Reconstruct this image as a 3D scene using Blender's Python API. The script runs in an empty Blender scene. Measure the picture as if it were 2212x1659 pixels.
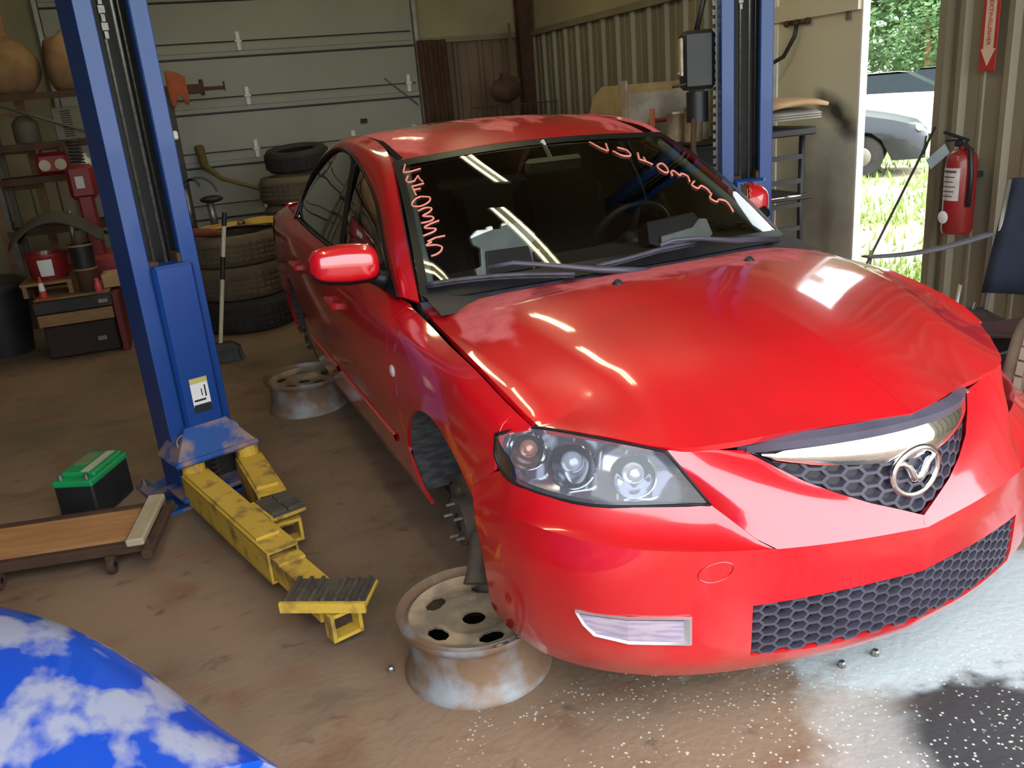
import bpy, math, random
import numpy as np
from mathutils import Vector, Matrix
random.seed(7)
RNG = np.random.default_rng(7)
SC = bpy.context.scene
COL = SC.collection
PI = math.pi

# ------------------------------------------------------------------ camera
F_PX, PITCH, ROLL, YAW, CAM_H = 1843.89, .3246, -.0861, .3296, 1.5611
def make_camera():
    cy, sy = math.cos(YAW), math.sin(YAW)
    f = Vector((sy*math.cos(PITCH), cy*math.cos(PITCH), -math.sin(PITCH)))
    r = Vector((cy, -sy, 0)); u = r.cross(f)
    c, s = math.cos(ROLL), math.sin(ROLL)
    r2 = c*r + s*u; u2 = -s*r + c*u
    cam = bpy.data.cameras.new('camera'); cam.sensor_width = 36; cam.sensor_fit = 'HORIZONTAL'
    cam.lens = F_PX/2212*36; cam.clip_start = .02; cam.clip_end = 400
    o = bpy.data.objects.new('camera', cam); COL.objects.link(o)
    m = Matrix.Identity(4)
    for i in range(3):
        m[i][0] = r2[i]; m[i][1] = u2[i]; m[i][2] = -f[i]
    m[2][3] = CAM_H
    o.matrix_world = m
    SC.camera = o
make_camera()

# ------------------------------------------------------------------ sky, sun, exposure
def make_world():
    w = bpy.data.worlds.new('sky'); SC.world = w; w.use_nodes = True
    nt = w.node_tree; nt.nodes.clear()
    out = nt.nodes.new('ShaderNodeOutputWorld'); bg = nt.nodes.new('ShaderNodeBackground')
    sky = nt.nodes.new('ShaderNodeTexSky'); sky.sky_type = 'HOSEK_WILKIE'
    sky.turbidity = 6.0; sky.ground_albedo = .35
    sky.sun_direction = Vector((.62, .42, .9)).normalized()
    mix = nt.nodes.new('ShaderNodeMix'); mix.data_type = 'RGBA'
    mix.inputs['Factor'].default_value = .8
    nt.links.new(sky.outputs[0], mix.inputs['A'])
    mix.inputs['B'].default_value = (.86, .94, 1.0, 1)          # thin bright overcast
    nt.links.new(mix.outputs['Result'], bg.inputs[0]); bg.inputs[1].default_value = SKY
    nt.links.new(bg.outputs[0], out.inputs[0])
SKY = 6.2
make_world()
sun = bpy.data.lights.new('sun', 'SUN'); sun.energy = 2.6; sun.angle = .03; sun.color = (1, .95, .85)
so = bpy.data.objects.new('sun', sun); COL.objects.link(so)
so.rotation_euler = Vector((.62, .42, .9)).to_track_quat('Z', 'Y').to_euler()
SC.view_settings.view_transform = 'Standard'; SC.view_settings.look = 'None'
SC.view_settings.gamma = 1; SC.view_settings.use_curve_mapping = False
SC.view_settings.exposure = 0.15
SC.cycles.use_denoising = True
SC.cycles.max_bounces = 8; SC.cycles.diffuse_bounces = 4; SC.cycles.glossy_bounces = 4
SC.cycles.transparent_max_bounces = 12; SC.cycles.transmission_bounces = 6
SC.cycles.caustics_reflective = False; SC.cycles.caustics_refractive = False
SC.cycles.sample_clamp_indirect = 6

# ------------------------------------------------------------------ materials
MATS = {}
def srgb(r, g, b):
    def l(c):
        c /= 255.
        return c/12.92 if c <= .04045 else ((c+.055)/1.055)**2.4
    return (l(r), l(g), l(b), 1)
def mat(name, col, rough=.6, metal=0., col2=None, scale=6., amount=.5, coat=0., bump=0., bscale=60., stretch=None, detail=5., lo=.4, hi=.62, spec=.5, emit=0.):
    """principled surface, colour broken up by noise (col -> col2)"""
    if name in MATS: return MATS[name]
    m = bpy.data.materials.new(name); m.use_nodes = True; nt = m.node_tree
    b = nt.nodes['Principled BSDF']
    b.inputs['Roughness'].default_value = rough; b.inputs['Metallic'].default_value = metal
    b.inputs['Coat Weight'].default_value = coat; b.inputs['Coat Roughness'].default_value = .06
    b.inputs['Specular IOR Level'].default_value = spec
    tc = nt.nodes.new('ShaderNodeTexCoord'); mp = nt.nodes.new('ShaderNodeMapping')
    nt.links.new(tc.outputs['Object'], mp.inputs[0])
    if stretch: mp.inputs['Scale'].default_value = stretch
    n = nt.nodes.new('ShaderNodeTexNoise'); n.inputs['Scale'].default_value = scale; n.inputs['Detail'].default_value = detail
    nt.links.new(mp.outputs[0], n.inputs['Vector'])
    if col2 is None: col2 = tuple(c*.72 for c in col[:3])+(1,)
    r = nt.nodes.new('ShaderNodeValToRGB')
    r.color_ramp.elements[0].position = lo; r.color_ramp.elements[1].position = hi
    r.color_ramp.elements[0].color = col
    r.color_ramp.elements[1].color = tuple(col[i]*(1-amount)+col2[i]*amount for i in range(3))+(1,)
    nt.links.new(n.outputs['Fac'], r.inputs[0]); nt.links.new(r.outputs[0], b.inputs['Base Color'])
    if emit:
        nt.links.new(r.outputs[0], b.inputs['Emission Color']); b.inputs['Emission Strength'].default_value = emit
    if bump:
        n2 = nt.nodes.new('ShaderNodeTexNoise'); n2.inputs['Scale'].default_value = bscale; n2.inputs['Detail'].default_value = 3
        nt.links.new(mp.outputs[0], n2.inputs['Vector'])
        bp = nt.nodes.new('ShaderNodeBump'); bp.inputs['Strength'].default_value = bump; bp.inputs['Distance'].default_value = .01
        nt.links.new(n2.outputs['Fac'], bp.inputs['Height']); nt.links.new(bp.outputs[0], b.inputs['Normal'])
    MATS[name] = m
    return m
def glass_mat(name, tint=(.8, .9, .88, 1), rough=.0, ior=1.5, haze=0., hazecol=(.5, .5, .5, 1)):
    if name in MATS: return MATS[name]
    m = bpy.data.materials.new(name); m.use_nodes = True; nt = m.node_tree; nt.nodes.clear()
    out = nt.nodes.new('ShaderNodeOutputMaterial'); t = nt.nodes.new('ShaderNodeBsdfTransparent'); g = nt.nodes.new('ShaderNodeBsdfGlossy')
    f = nt.nodes.new('ShaderNodeFresnel'); f.inputs[0].default_value = ior; mx = nt.nodes.new('ShaderNodeMixShader')
    n = nt.nodes.new('ShaderNodeTexNoise'); n.inputs['Scale'].default_value = 3.
    r = nt.nodes.new('ShaderNodeValToRGB'); r.color_ramp.elements[0].color = tuple(c*.94 for c in tint[:3])+(1,); r.color_ramp.elements[1].color = tint
    nt.links.new(n.outputs['Fac'], r.inputs[0]); nt.links.new(r.outputs[0], t.inputs[0])
    g.inputs['Roughness'].default_value = rough
    last = t.outputs[0]
    if haze:
        d = nt.nodes.new('ShaderNodeBsdfDiffuse'); d.inputs[0].default_value = hazecol
        m2 = nt.nodes.new('ShaderNodeMixShader'); m2.inputs[0].default_value = haze
        nt.links.new(t.outputs[0], m2.inputs[1]); nt.links.new(d.outputs[0], m2.inputs[2]); last = m2.outputs[0]
    nt.links.new(f.outputs[0], mx.inputs[0]); nt.links.new(last, mx.inputs[1]); nt.links.new(g.outputs[0], mx.inputs[2])
    nt.links.new(mx.outputs[0], out.inputs[0])
    MATS[name] = m
    return m

# ------------------------------------------------------------------ objects and meshes
def tag(o, label=None, cat=None, group=None, kind=None):
    if label: o['label'] = label
    if cat: o['category'] = cat
    if group: o['group'] = group
    if kind: o['kind'] = kind
    return o
def thing(name, label, cat, loc=(0, 0, 0), rz=0., group=None, kind=None):
    o = bpy.data.objects.new(name, None); COL.objects.link(o); o.empty_display_size = .1
    o.location = loc; o.rotation_euler = (0, 0, rz)
    return tag(o, label, cat, group, kind)
def copy_tree(o, parent=None):
    c = o.copy(); COL.objects.link(c); c.parent = parent
    for ch in list(o.children): copy_tree(ch, c)
    return c
def cr(P, t):
    """Catmull-Rom through the points P, t in 0..1"""
    n = len(P)-1; x = min(max(t, 0.), 1.)*n; i = min(int(x), n-1); f = x-i
    p1, p2 = P[i], P[i+1]
    p0 = P[i-1] if i > 0 else tuple(2*a-b for a, b in zip(p1, p2))
    p3 = P[i+2] if i+2 <= n else tuple(2*b-a for a, b in zip(p1, p2))
    return tuple(.5*(2*b+(c-a)*f+(2*a-5*b+4*c-d)*f*f+(3*b-a-3*c+d)*f**3) for a, b, c, d in zip(p0, p1, p2, p3))
def crs(P, n): return [cr(P, i/(n-1)) for i in range(n)]
def lin(P, t):
    n = len(P)-1; x = min(max(t, 0.), 1.)*n; i = min(int(x), n-1); f = x-i
    return tuple(a*(1-f)+b*f for a, b in zip(P[i], P[i+1]))
def itp(x, xs, ys):
    return float(np.interp(x, xs, ys))
def sm(x): x = min(max(x, 0.), 1.); return x*x*(3-2*x)

class MB:
    def __init__(s): s.v = []; s.f = []
    def add(s, vs, fs):
        b = len(s.v); s.v += [tuple(p) for p in vs]; s.f += [tuple(b+i for i in f) for f in fs]; return s
    def box(s, c, d, rz=0., rx=0., ry=0.):
        M = Matrix.Rotation(rz, 3, 'Z') @ Matrix.Rotation(ry, 3, 'Y') @ Matrix.Rotation(rx, 3, 'X')
        vs = [Vector(c)+M @ Vector((d[0]/2*i, d[1]/2*j, d[2]/2*k)) for i in (-1, 1) for j in (-1, 1) for k in (-1, 1)]
        return s.add(vs, [(0, 1, 3, 2), (4, 6, 7, 5), (0, 4, 5, 1), (2, 3, 7, 6), (0, 2, 6, 4), (1, 5, 7, 3)])
    def bbox(s, c, d, b=.01, rz=0., rx=0., ry=0.):
        """bevelled box"""
        M = Matrix.Rotation(rz, 3, 'Z') @ Matrix.Rotation(ry, 3, 'Y') @ Matrix.Rotation(rx, 3, 'X')
        b = min(b, min(d)*.45); h = [x/2 for x in d]; vs = []; idx = {}
        for i in (-1, 1):
            for j in (-1, 1):
                for k in (-1, 1):
                    for a in range(3):
                        p = [i*(h[0]-b), j*(h[1]-b), k*(h[2]-b)]; p[a] += (i, j, k)[a]*b
                        idx[i, j, k, a] = len(vs); vs.append(Vector(c)+M @ Vector(p))
        fs = []
        for a in range(3):
            o = [x for x in range(3) if x != a]
            for sgn in (-1, 1):
                q = []
                for e, g in ((-1, -1), (1, -1), (1, 1), (-1, 1)):
                    t = [0, 0, 0]; t[a] = sgn; t[o[0]] = e; t[o[1]] = g; q.append(idx[t[0], t[1], t[2], a])
                fs.append(q if (sgn > 0) == (a != 1) else q[::-1])
        for a in range(3):
            o = [x for x in range(3) if x != a]
            for e in (-1, 1):
                for g in (-1, 1):
                    t0 = [0, 0, 0]; t0[a] = -1; t0[o[0]] = e; t0[o[1]] = g; t1 = list(t0); t1[a] = 1
                    fs.append((idx[(*t0, o[0])], idx[(*t1, o[0])], idx[(*t1, o[1])], idx[(*t0, o[1])]))
        for i in (-1, 1):
            for j in (-1, 1):
                for k in (-1, 1): fs.append([idx[i, j, k, a] for a in range(3)])
        return s.add(vs, fs)
    def tube(s, path, r, seg=8, caps=True, closed=False):
        P = [Vector(p) for p in path]; n = len(P); R = r if hasattr(r, '__len__') else [r]*n
        vs = []; up = None
        for i, p in enumerate(P):
            if closed: d = P[(i+1) % n]-P[i-1]
            else: d = P[min(i+1, n-1)]-P[max(i-1, 0)]
            d = d.normalized() if d.length > 1e-9 else Vector((0, 0, 1))
            if up is None:
                up = Vector((0, 0, 1)) if abs(d.z) < .9 else Vector((1, 0, 0))
            a = d.cross(up)
            if a.length < 1e-6: a = d.orthogonal()
            a.normalize(); b = a.cross(d); up = b
            for k in range(seg):
                t = 2*PI*k/seg; vs.append(p+a*math.cos(t)*R[i]+b*math.sin(t)*R[i])
        fs = []
        m = n if closed else n-1
        for i in range(m):
            for k in range(seg):
                j = (i+1) % n
                fs.append((i*seg+k, i*seg+(k+1) % seg, j*seg+(k+1) % seg, j*seg+k))
        if caps and not closed:
            fs.append(tuple(range(seg))[::-1]); fs.append(tuple((n-1)*seg+k for k in range(seg)))
        return s.add(vs, fs)
    def cyl(s, p0, p1, r0, r1=None, seg=20): return s.tube([p0, p1], [r0, r0 if r1 is None else r1], seg)
    def lathe(s, prof, c=(0, 0, 0), axis='Z', seg=32, M=None, a0=0., a1=2*PI):
        """profile of (radius, height), turned about the axis"""
        full = abs(a1-a0-2*PI) < 1e-6; ns = seg if full else seg+1
        if M is None:
            M = {'Z': Matrix.Identity(3), 'X': Matrix.Rotation(PI/2, 3, 'Y'), 'Y': Matrix.Rotation(-PI/2, 3, 'X')}[axis]
        vs = [Vector(c)+M @ Vector((r*math.cos(a0+(a1-a0)*k/seg), r*math.sin(a0+(a1-a0)*k/seg), h)) for r, h in prof for k in range(ns)]
        fs = []
        for i in range(len(prof)-1):
            for k in range(seg):
                k2 = (k+1) % ns
                fs.append((i*ns+k, i*ns+k2, (i+1)*ns+k2, (i+1)*ns+k))
        return s.add(vs, fs)
    def grid(s, G, flip=False):
        n, m = len(G), len(G[0]); vs = [p for row in G for p in row]; fs = []
        for i in range(n-1):
            for j in range(m-1):
                q = (i*m+j, (i+1)*m+j, (i+1)*m+j+1, i*m+j+1)
                fs.append(q[::-1] if flip else q)
        return s.add(vs, fs)
    def prism(s, poly, z0, z1, M=None, c=(0, 0, 0)):
        """polygon (x, y) between two heights, M turns it"""
        M = M or Matrix.Identity(3); n = len(poly)
        vs = [Vector(c)+M @ Vector((x, y, z0)) for x, y in poly]+[Vector(c)+M @ Vector((x, y, z1)) for x, y in poly]
        fs = [tuple(range(n))[::-1], tuple(range(n, 2*n))]+[(i, (i+1) % n, n+(i+1) % n, n+i) for i in range(n)]
        return s.add(vs, fs)
    def ball(s, c, r, seg=16, rings=10, sq=(1, 1, 1)):
        prof = [(max(r*math.sin(PI*i/rings), 1e-4), -r*math.cos(PI*i/rings)) for i in range(rings+1)]
        b = len(s.v); s.lathe(prof, (0, 0, 0), 'Z', seg)
        for i in range(b, len(s.v)):
            p = s.v[i]; s.v[i] = (c[0]+p[0]*sq[0], c[1]+p[1]*sq[1], c[2]+p[2]*sq[2])
        return s
    def xf(s, fn): s.v = [tuple(fn(*p)) for p in s.v]; return s
    def build(s, name, m, parent=None, smooth=None, bevel=0.):
        me = bpy.data.meshes.new(name); me.from_pydata(s.v, [], s.f); me.validate()
        if smooth is not None:
            me.polygons.foreach_set('use_smooth', [True]*len(me.polygons))
            if smooth > 0: me.set_sharp_from_angle(angle=math.radians(smooth))
        me.materials.append(m); me.update()
        o = bpy.data.objects.new(name, me); COL.objects.link(o)
        if parent: o.parent = parent
        if bevel:
            md = o.modifiers.new('edge', 'BEVEL'); md.width = bevel; md.segments = 2; md.limit_method = 'ANGLE'; md.angle_limit = .6
        return o

# shared materials
M_BLACK = mat('black plastic', srgb(28, 28, 30), .5, col2=srgb(44, 42, 42))
M_DARK = mat('dark steel', srgb(48, 46, 46), .55, .4, col2=srgb(70, 60, 52))
M_RUBBER = mat('dusty rubber', srgb(92, 80, 66), .9, col2=srgb(124, 104, 82), scale=5, bump=.3)
M_RUBBERB = mat('black rubber', srgb(44, 42, 41), .85, col2=srgb(66, 60, 54), scale=5, bump=.3)
M_CHROME = mat('chrome', (.85, .86, .88, 1), .06, 1., col2=(.7, .7, .72, 1))
M_STEEL = mat('worn steel', srgb(150, 148, 145), .4, .8, col2=srgb(110, 96, 84))
M_WOOD = mat('raw wood', srgb(150, 116, 80), .8, col2=srgb(116, 84, 56), stretch=(2, 14, 14), bump=.2)
M_CARD = mat('cardboard', srgb(190, 154, 112), .9, col2=srgb(160, 124, 86), scale=3)
M_RUST = mat('rusty steel', srgb(84, 58, 42), .85, .2, col2=srgb(52, 40, 34), scale=9)
# ================================================================== the place
def floor_mat():
    m = bpy.data.materials.new('dirty concrete'); m.use_nodes = True; nt = m.node_tree; N = nt.nodes; L = nt.links
    b = N['Principled BSDF']; b.inputs['Roughness'].default_value = .72
    tc = N.new('ShaderNodeTexCoord'); P = tc.outputs['Object']
    def noise(scale, detail=5, dist=0., st=None):
        n = N.new('ShaderNodeTexNoise'); n.inputs['Scale'].default_value = scale; n.inputs['Detail'].default_value = detail; n.inputs['Distortion'].default_value = dist
        if st:
            mp = N.new('ShaderNodeMapping'); mp.inputs['Scale'].default_value = st; mp.inputs['Rotation'].default_value = (0, 0, .5); L.new(P, mp.inputs[0]); L.new(mp.outputs[0], n.inputs['Vector'])
        else: L.new(P, n.inputs['Vector'])
        return n.outputs['Fac']
    def ramp(x, a, c, lo=0., hi=1.):
        r = N.new('ShaderNodeMapRange'); r.interpolation_type = 'SMOOTHSTEP'; r.inputs[1].default_value = a; r.inputs[2].default_value = c
        r.inputs[3].default_value = lo; r.inputs[4].default_value = hi; L.new(x, r.inputs[0]); return r.outputs[0]
    def math_(op, a, c):
        n = N.new('ShaderNodeMath'); n.operation = op
        for i, x in enumerate((a, c)):
            if isinstance(x, (int, float)): n.inputs[i].default_value = x
            else: L.new(x, n.inputs[i])
        return n.outputs[0]
    def mix(f, a, c):
        n = N.new('ShaderNodeMix'); n.data_type = 'RGBA'
        for k, x in (('Factor', f), ('A', a), ('B', c)):
            if isinstance(x, (tuple, int, float)): n.inputs[k].default_value = x
            else: L.new(x, n.inputs[k])
        return n.outputs['Result']
    def blob(cx, cy, sx, sy, rot):
        mp = N.new('ShaderNodeMapping'); mp.vector_type = 'TEXTURE'
        mp.inputs['Location'].default_value = (cx, cy, 0); mp.inputs['Rotation'].default_value = (0, 0, rot); mp.inputs['Scale'].default_value = (sx, sy, 1)
        L.new(P, mp.inputs[0]); ln = N.new('ShaderNodeVectorMath'); ln.operation = 'LENGTH'; L.new(mp.outputs[0], ln.inputs[0])
        return ln.outputs['Value']
    base = mix(ramp(noise(1.1), .35, .68), srgb(146, 117, 94), srgb(114, 99, 80))
    base = mix(ramp(noise(4.2, 6), .5, .72), base, srgb(128, 94, 72))
    base = mix(math_('MULTIPLY', ramp(noise(9., 5, .6, (1, 1.7, 1)), .6, .74), .5), base, srgb(66, 56, 52))     # oil spots
    base = mix(math_('MULTIPLY', ramp(noise(2.3, 3, .3, (1, 2., 1)), .58, .74), .5), base, srgb(92, 80, 66))
    # oily dark patch and the spread of white absorbent powder in front of the car
    nz = noise(3.1, 6, .5); nf = noise(16., 3)
    d1 = math_('ADD', blob(1.58, 1.10, .72, .36, .25), math_('MULTIPLY', math_('SUBTRACT', nz, .5), 1.6))
    base = mix(ramp(d1, 1.25, .7), base, srgb(62, 60, 60))
    d3 = math_('ADD', blob(1.18, 1.22, .16, .5, -.65), math_('MULTIPLY', math_('SUBTRACT', nz, .5), 2.4))
    base = mix(math_('MULTIPLY', ramp(d3, 1.2, .5), .55), base, srgb(205, 200, 192))
    d2 = math_('ADD', blob(2.05, 1.58, .78, .24, -.12), math_('MULTIPLY', math_('SUBTRACT', nz, .5), 1.5))
    d2 = math_('ADD', d2, math_('MULTIPLY', math_('SUBTRACT', nf, .5), .7))
    base = mix(math_('MULTIPLY', ramp(d2, 1.15, .75), .92), base, srgb(196, 204, 204))
    # crumbs
    v = N.new('ShaderNodeTexVoronoi'); v.inputs['Scale'].default_value = 62.; L.new(P, v.inputs['Vector'])
    near = ramp(blob(1.2, 1.2, 1.5, 1.1, 0), 1.25, .5)
    speck = math_('MULTIPLY', ramp(v.outputs['Distance'], .26, .16), ramp(math_('MULTIPLY', noise(7., 2), near), .38, .52))
    base = mix(math_('MULTIPLY', speck, .75), base, srgb(225, 220, 212))
    L.new(base, b.inputs['Base Color'])
    bp = N.new('ShaderNodeBump'); bp.inputs['Strength'].default_value = .25; bp.inputs['Distance'].default_value = .01
    L.new(noise(45., 4), bp.inputs['Height']); L.new(bp.outputs[0], b.inputs['Normal'])
    L.new(ramp(noise(2.3, 3), .4, .7, .8, .55), b.inputs['Roughness'])
    return m
M_BEIGE = mat('beige insulation', srgb(160, 150, 120), .85, col2=srgb(132, 122, 98), scale=2)
M_SHEET = mat('painted sheet metal', srgb(130, 121, 100), .5, .1, col2=srgb(104, 95, 78), scale=2.2, stretch=(1, 1, .25))
M_SHEETB = mat('brown dusty sheet metal', srgb(120, 100, 78), .6, .1, col2=srgb(78, 60, 46), scale=2.2, stretch=(1, 1, .25))
M_CREAM = mat('cream painted panel', srgb(206, 198, 172), .5, col2=srgb(190, 182, 158), scale=1.4)
M_DOOR = mat('overhead door paint', srgb(150, 148, 136), .5, col2=srgb(136, 136, 128), scale=1.2)
M_WHITE = mat('white paint', srgb(232, 232, 228), .5, col2=srgb(214, 212, 206))

def struct(o): o['kind'] = 'structure'; return o
b = MB(); b.box((-1., 4.3, -.05), (10., 11.4, .1)); struct(b.build('floor', floor_mat()))
b = MB(); b.box((-1., 5.1, 3.78), (10., 9.8, .1)); struct(b.build('ceiling', M_BEIGE))
b = MB(); b.box((-6.05, 5.1, 1.8), (.1, 9.8, 3.9)); struct(b.build('wall_left', M_BEIGE))
# back wall: left of the door, above it, right of it
b = MB(); b.box((-3.535, 10.06, 1.8), (4.93, .1, 3.9)); b.box((3.3, 10.06, 1.8), (1.42, .1, 3.9)); b.box((.76, 10.06, 3.52), (3.66, .1, .46))
wb = struct(b.build('wall_back', M_BEIGE))
# right wall, with the side door cut out
b = MB(); b.box((4.06, 7.32, 1.8), (.1, 5.36, 3.9)); b.box((4.06, 2.02, 1.8), (.1, 3.64, 3.9)); b.box((4.06, 4.24, 2.98), (.1, .80, 1.55))
wr = struct(b.build('wall_right', M_BEIGE))
b = MB(); b.box((-3.7, .25, 1.8), (4.6, .1, 3.9)); b.box((1.3, .25, 3.42), (5.4, .1, .66))
struct(b.build('wall_front', M_SHEET))  # unseen front wall, closed on the left to darken left side and back
def corrugated(name, length, z0, z1, pitch=.3, m=M_SHEET, parent=None, loc=(0, 0, 0), rz=0., off=0.):
    """ribbed sheet along +x, ribs towards -y"""
    xs = [(0., 0.)]; x = off
    while x < length:
        for dx, dy in ((.0, 0.), (.018, -.034), (.052, -.034), (.07, 0.), (.15, 0.), (.158, -.008), (.178, -.008), (.186, 0.)):
            if x+dx < length: xs.append((x+dx, dy))
        x += pitch
    xs.append((length, 0.))
    mb = MB(); mb.grid([[(x, y, z0), (x, y, z1)] for x, y in xs]); mb.grid([[(x, y+.004, z0), (x, y+.004, z1)] for x, y in xs], True)
    o = mb.build(name, m, parent); o.location = loc; o.rotation_euler = (0, 0, rz); return o
# liner sheets: along the right wall (running from the corner to the side door, then from the door towards the street) and right of the overhead door
corrugated('liner_sheet', 4.6, .0, 2.2, parent=wr, loc=(4.0, 9.98, 0), rz=-PI/2, off=.1)
corrugated('liner_sheet', 3.6, .0, 3.6, parent=wr, loc=(4.0, 3.84, 0), rz=-PI/2, off=.06)
corrugated('liner_sheet', 1.3, .0, 2.2, m=M_SHEETB, parent=wb, loc=(2.62, 10.0, 0), off=.12)
b = MB(); b.box((3.97, 7.6, 2.22), (.07, 4.7, .06)); b.build('girt', M_SHEET, wr)
b = MB(); b.box((3.3, 9.97, 2.22), (1.35, .07, .06)); b.build('girt', M_SHEET, wb)
b = MB(); b.box((3.88, 9.9, 1.85), (.16, .02, 3.7)); b.box((3.88, 9.8, 1.85), (.16, .02, 3.7)); b.box((3.88, 9.85, 1.85), (.02, .1, 3.7))
tag(b.build('trim_1', M_RUST), kind='structure')                                        # steel corner column
b = MB(); b.box((4.0, 3.84, 1.08), (.14, .05, 2.16)); b.box((4.0, 4.22, 2.19), (.14, .8, .06))
tag(b.build('trim_2', M_SHEET), kind='structure')                                       # side door jamb

# side door leaf, slid half open
def smudge_mat():
    m = mat('cream door leaf', srgb(204, 196, 170), .55, col2=srgb(184, 174, 150), scale=1.5).copy(); nt = m.node_tree; N = nt.nodes; L = nt.links
    b = N['Principled BSDF']; src = b.inputs['Base Color'].links[0].from_socket
    tc = N.new('ShaderNodeTexCoord'); col = src
    nz = N.new('ShaderNodeTexNoise'); nz.inputs['Scale'].default_value = 4.5; nz.inputs['Detail'].default_value = 6; L.new(tc.outputs['Object'], nz.inputs['Vector'])
    for (y, z, sy, sz, rot, c, amt) in ((.17, 1.28, .27, .10, .55, srgb(34, 34, 34), .95), (.35, .75, .4, .4, 0, srgb(110, 104, 96), .55), (.25, .55, .08, .4, 0, srgb(110, 76, 56), .35)):
        mp = N.new('ShaderNodeMapping'); mp.vector_type = 'TEXTURE'; mp.inputs['Location'].default_value = (0, y, z); mp.inputs['Rotation'].default_value = (rot, 0, 0); mp.inputs['Scale'].default_value = (9, sy, sz)
        L.new(tc.outputs['Object'], mp.inputs[0]); ln = N.new('ShaderNodeVectorMath'); ln.operation = 'LENGTH'; L.new(mp.outputs[0], ln.inputs[0])
        ad = N.new('ShaderNodeMath'); ad.operation = 'MULTIPLY_ADD'; L.new(nz.outputs['Fac'], ad.inputs[0]); ad.inputs[1].default_value = 1.3; L.new(ln.outputs['Value'], ad.inputs[2])
        r = N.new('ShaderNodeMapRange'); r.inputs[1].default_value = 1.75; r.inputs[2].default_value = 1.0; r.inputs[3].default_value = 0; r.inputs[4].default_value = amt; L.new(ad.outputs[0], r.inputs[0])
        mx = N.new('ShaderNodeMix'); mx.data_type = 'RGBA'; L.new(r.outputs[0], mx.inputs['Factor']); L.new(col, mx.inputs['A']); mx.inputs['B'].default_value = c; col = mx.outputs['Result']
    L.new(col, b.inputs['Base Color']); return m
d2 = thing('door_2', None, None, (3.95, 4.45, .0), kind='structure')
b = MB(); b.bbox((0, .43, 1.05), (.05, .86, 2.08), .004); b.build('leaf', smudge_mat(), d2)
b = MB(); b.box((-.03, .84, 1.05), (.012, .1, 2.08)); b.box((0., -.008, 1.05), (.052, .010, 2.1)); b.build('frame_and_lit_edge', M_WHITE, d2)  # white frame strip, plus leaf edge painted white for outdoor light on it
b = MB(); b.box((-.04, .43, 1.93), (.03, .86, .1)); b.build('top_rail', M_CREAM, d2)
b = MB(); b.box((-.035, .1, 1.98), (.02, .03, .3)); b.build('latch_bar', M_STEEL, d2)

# overhead door in the back wall
od = thing('door_1', None, None, (.76, 9.96, 0), kind='structure')
b = MB(); b.box((0, .045, 1.65), (3.7, .02, 3.34)); b.build('light_stop_sheet', M_DOOR, od)  # added backing sheet, stops outside light between the panels
for i in range(6):
    z = .02+.54*i; b = MB()
    prof = [(0, z+.535), (-.03, z+.53), (-.03, z+.06), (-.042, z+.05), (-.042, z+.012), (-.03, z+.006), (0, z)]
    b.grid([[(x, p[0], p[1]) for p in prof] for x in (-1.83, 1.83)])
    b.box((0, .01, z+.27), (3.66, .02, .52))
    o = b.build('panel', M_DOOR, od)
    b = MB(); b.tube([(-1.8, -.05, z+.15), (1.8, -.05, z+.15)], .006, 6); b.build('strut_rod', M_DARK, od)
    b = MB(); b.box((0, -.045, z+.004), (3.64, .014, .012)); b.build('seam_rail', M_DARK, od)
    for x in (-1.0, -.04, 1.02, 1.72):
        if (i, x) in ((3, 1.02), (4, 1.02), (4, 1.72), (5, 1.02)): continue
        b = MB(); b.bbox((x, -.046, z+.2), (.045, .014, .085), .012); b.bbox((x, -.046, z+.1), (.045, .014, .085), .012); b.box((x, -.05, z+.15), (.07, .02, .018))
        b.build('hinge', M_WHITE, od)  # plain white stands in for the bright reflection on the hinges
for x in (-1.87, 1.87):
    b = MB(); b.box((x, -.06, 1.65), (.012, .07, 3.3)); b.box((x*.99, -.09, 1.65), (.035, .012, 3.3)); b.build('track', M_STEEL, od)
b = MB(); b.box((1.16, -.038, 1.43), (.075, .02, .05)); b.build('lock_plate', M_RUST, od)
b = MB(); b.tube([(1.45, -.05, 1.86), (1.8, -.06, 1.55)], .007, 6); b.build('lock_rod', M_STEEL, od)

# ceiling lights: strips of two tubes
M_TUBE = mat('fluorescent tube', (1, .92, .58, 1), .4, col2=(1, .9, .55, 1), emit=27.)
def strip_light(loc, rz, label):
    t = thing('fluorescent_light', label, 'light', loc, rz, group='ceiling strip lights')
    b = MB(); b.bbox((0, 0, .04), (.16, 1.25, .06), .01); b.build('housing', M_WHITE, t)
    for x in (-.04, .04):
        b = MB(); b.tube([(x, -.6, 0), (x, .6, 0)], .014, 8); b.build('tube', M_TUBE, t, 0)
LIGHTS = [((.1, 2.95, 3.2), 0, 'twin tube ceiling strip light over the passenger side of the red car'), ((1.5, 3.35, 3.2), 0, 'twin tube ceiling strip light over the red car windscreen'),
          ((1.8, 5.2, 3.2), 0, 'twin tube ceiling strip light over the red car roof'), ((-.2, 7.2, 3.2), 0, 'twin tube ceiling strip light over the tyre stack'), ((1.8, 8.0, 3.2), 0, 'twin tube ceiling strip light before the overhead door')]
for a in LIGHTS: strip_light(*a)
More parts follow.
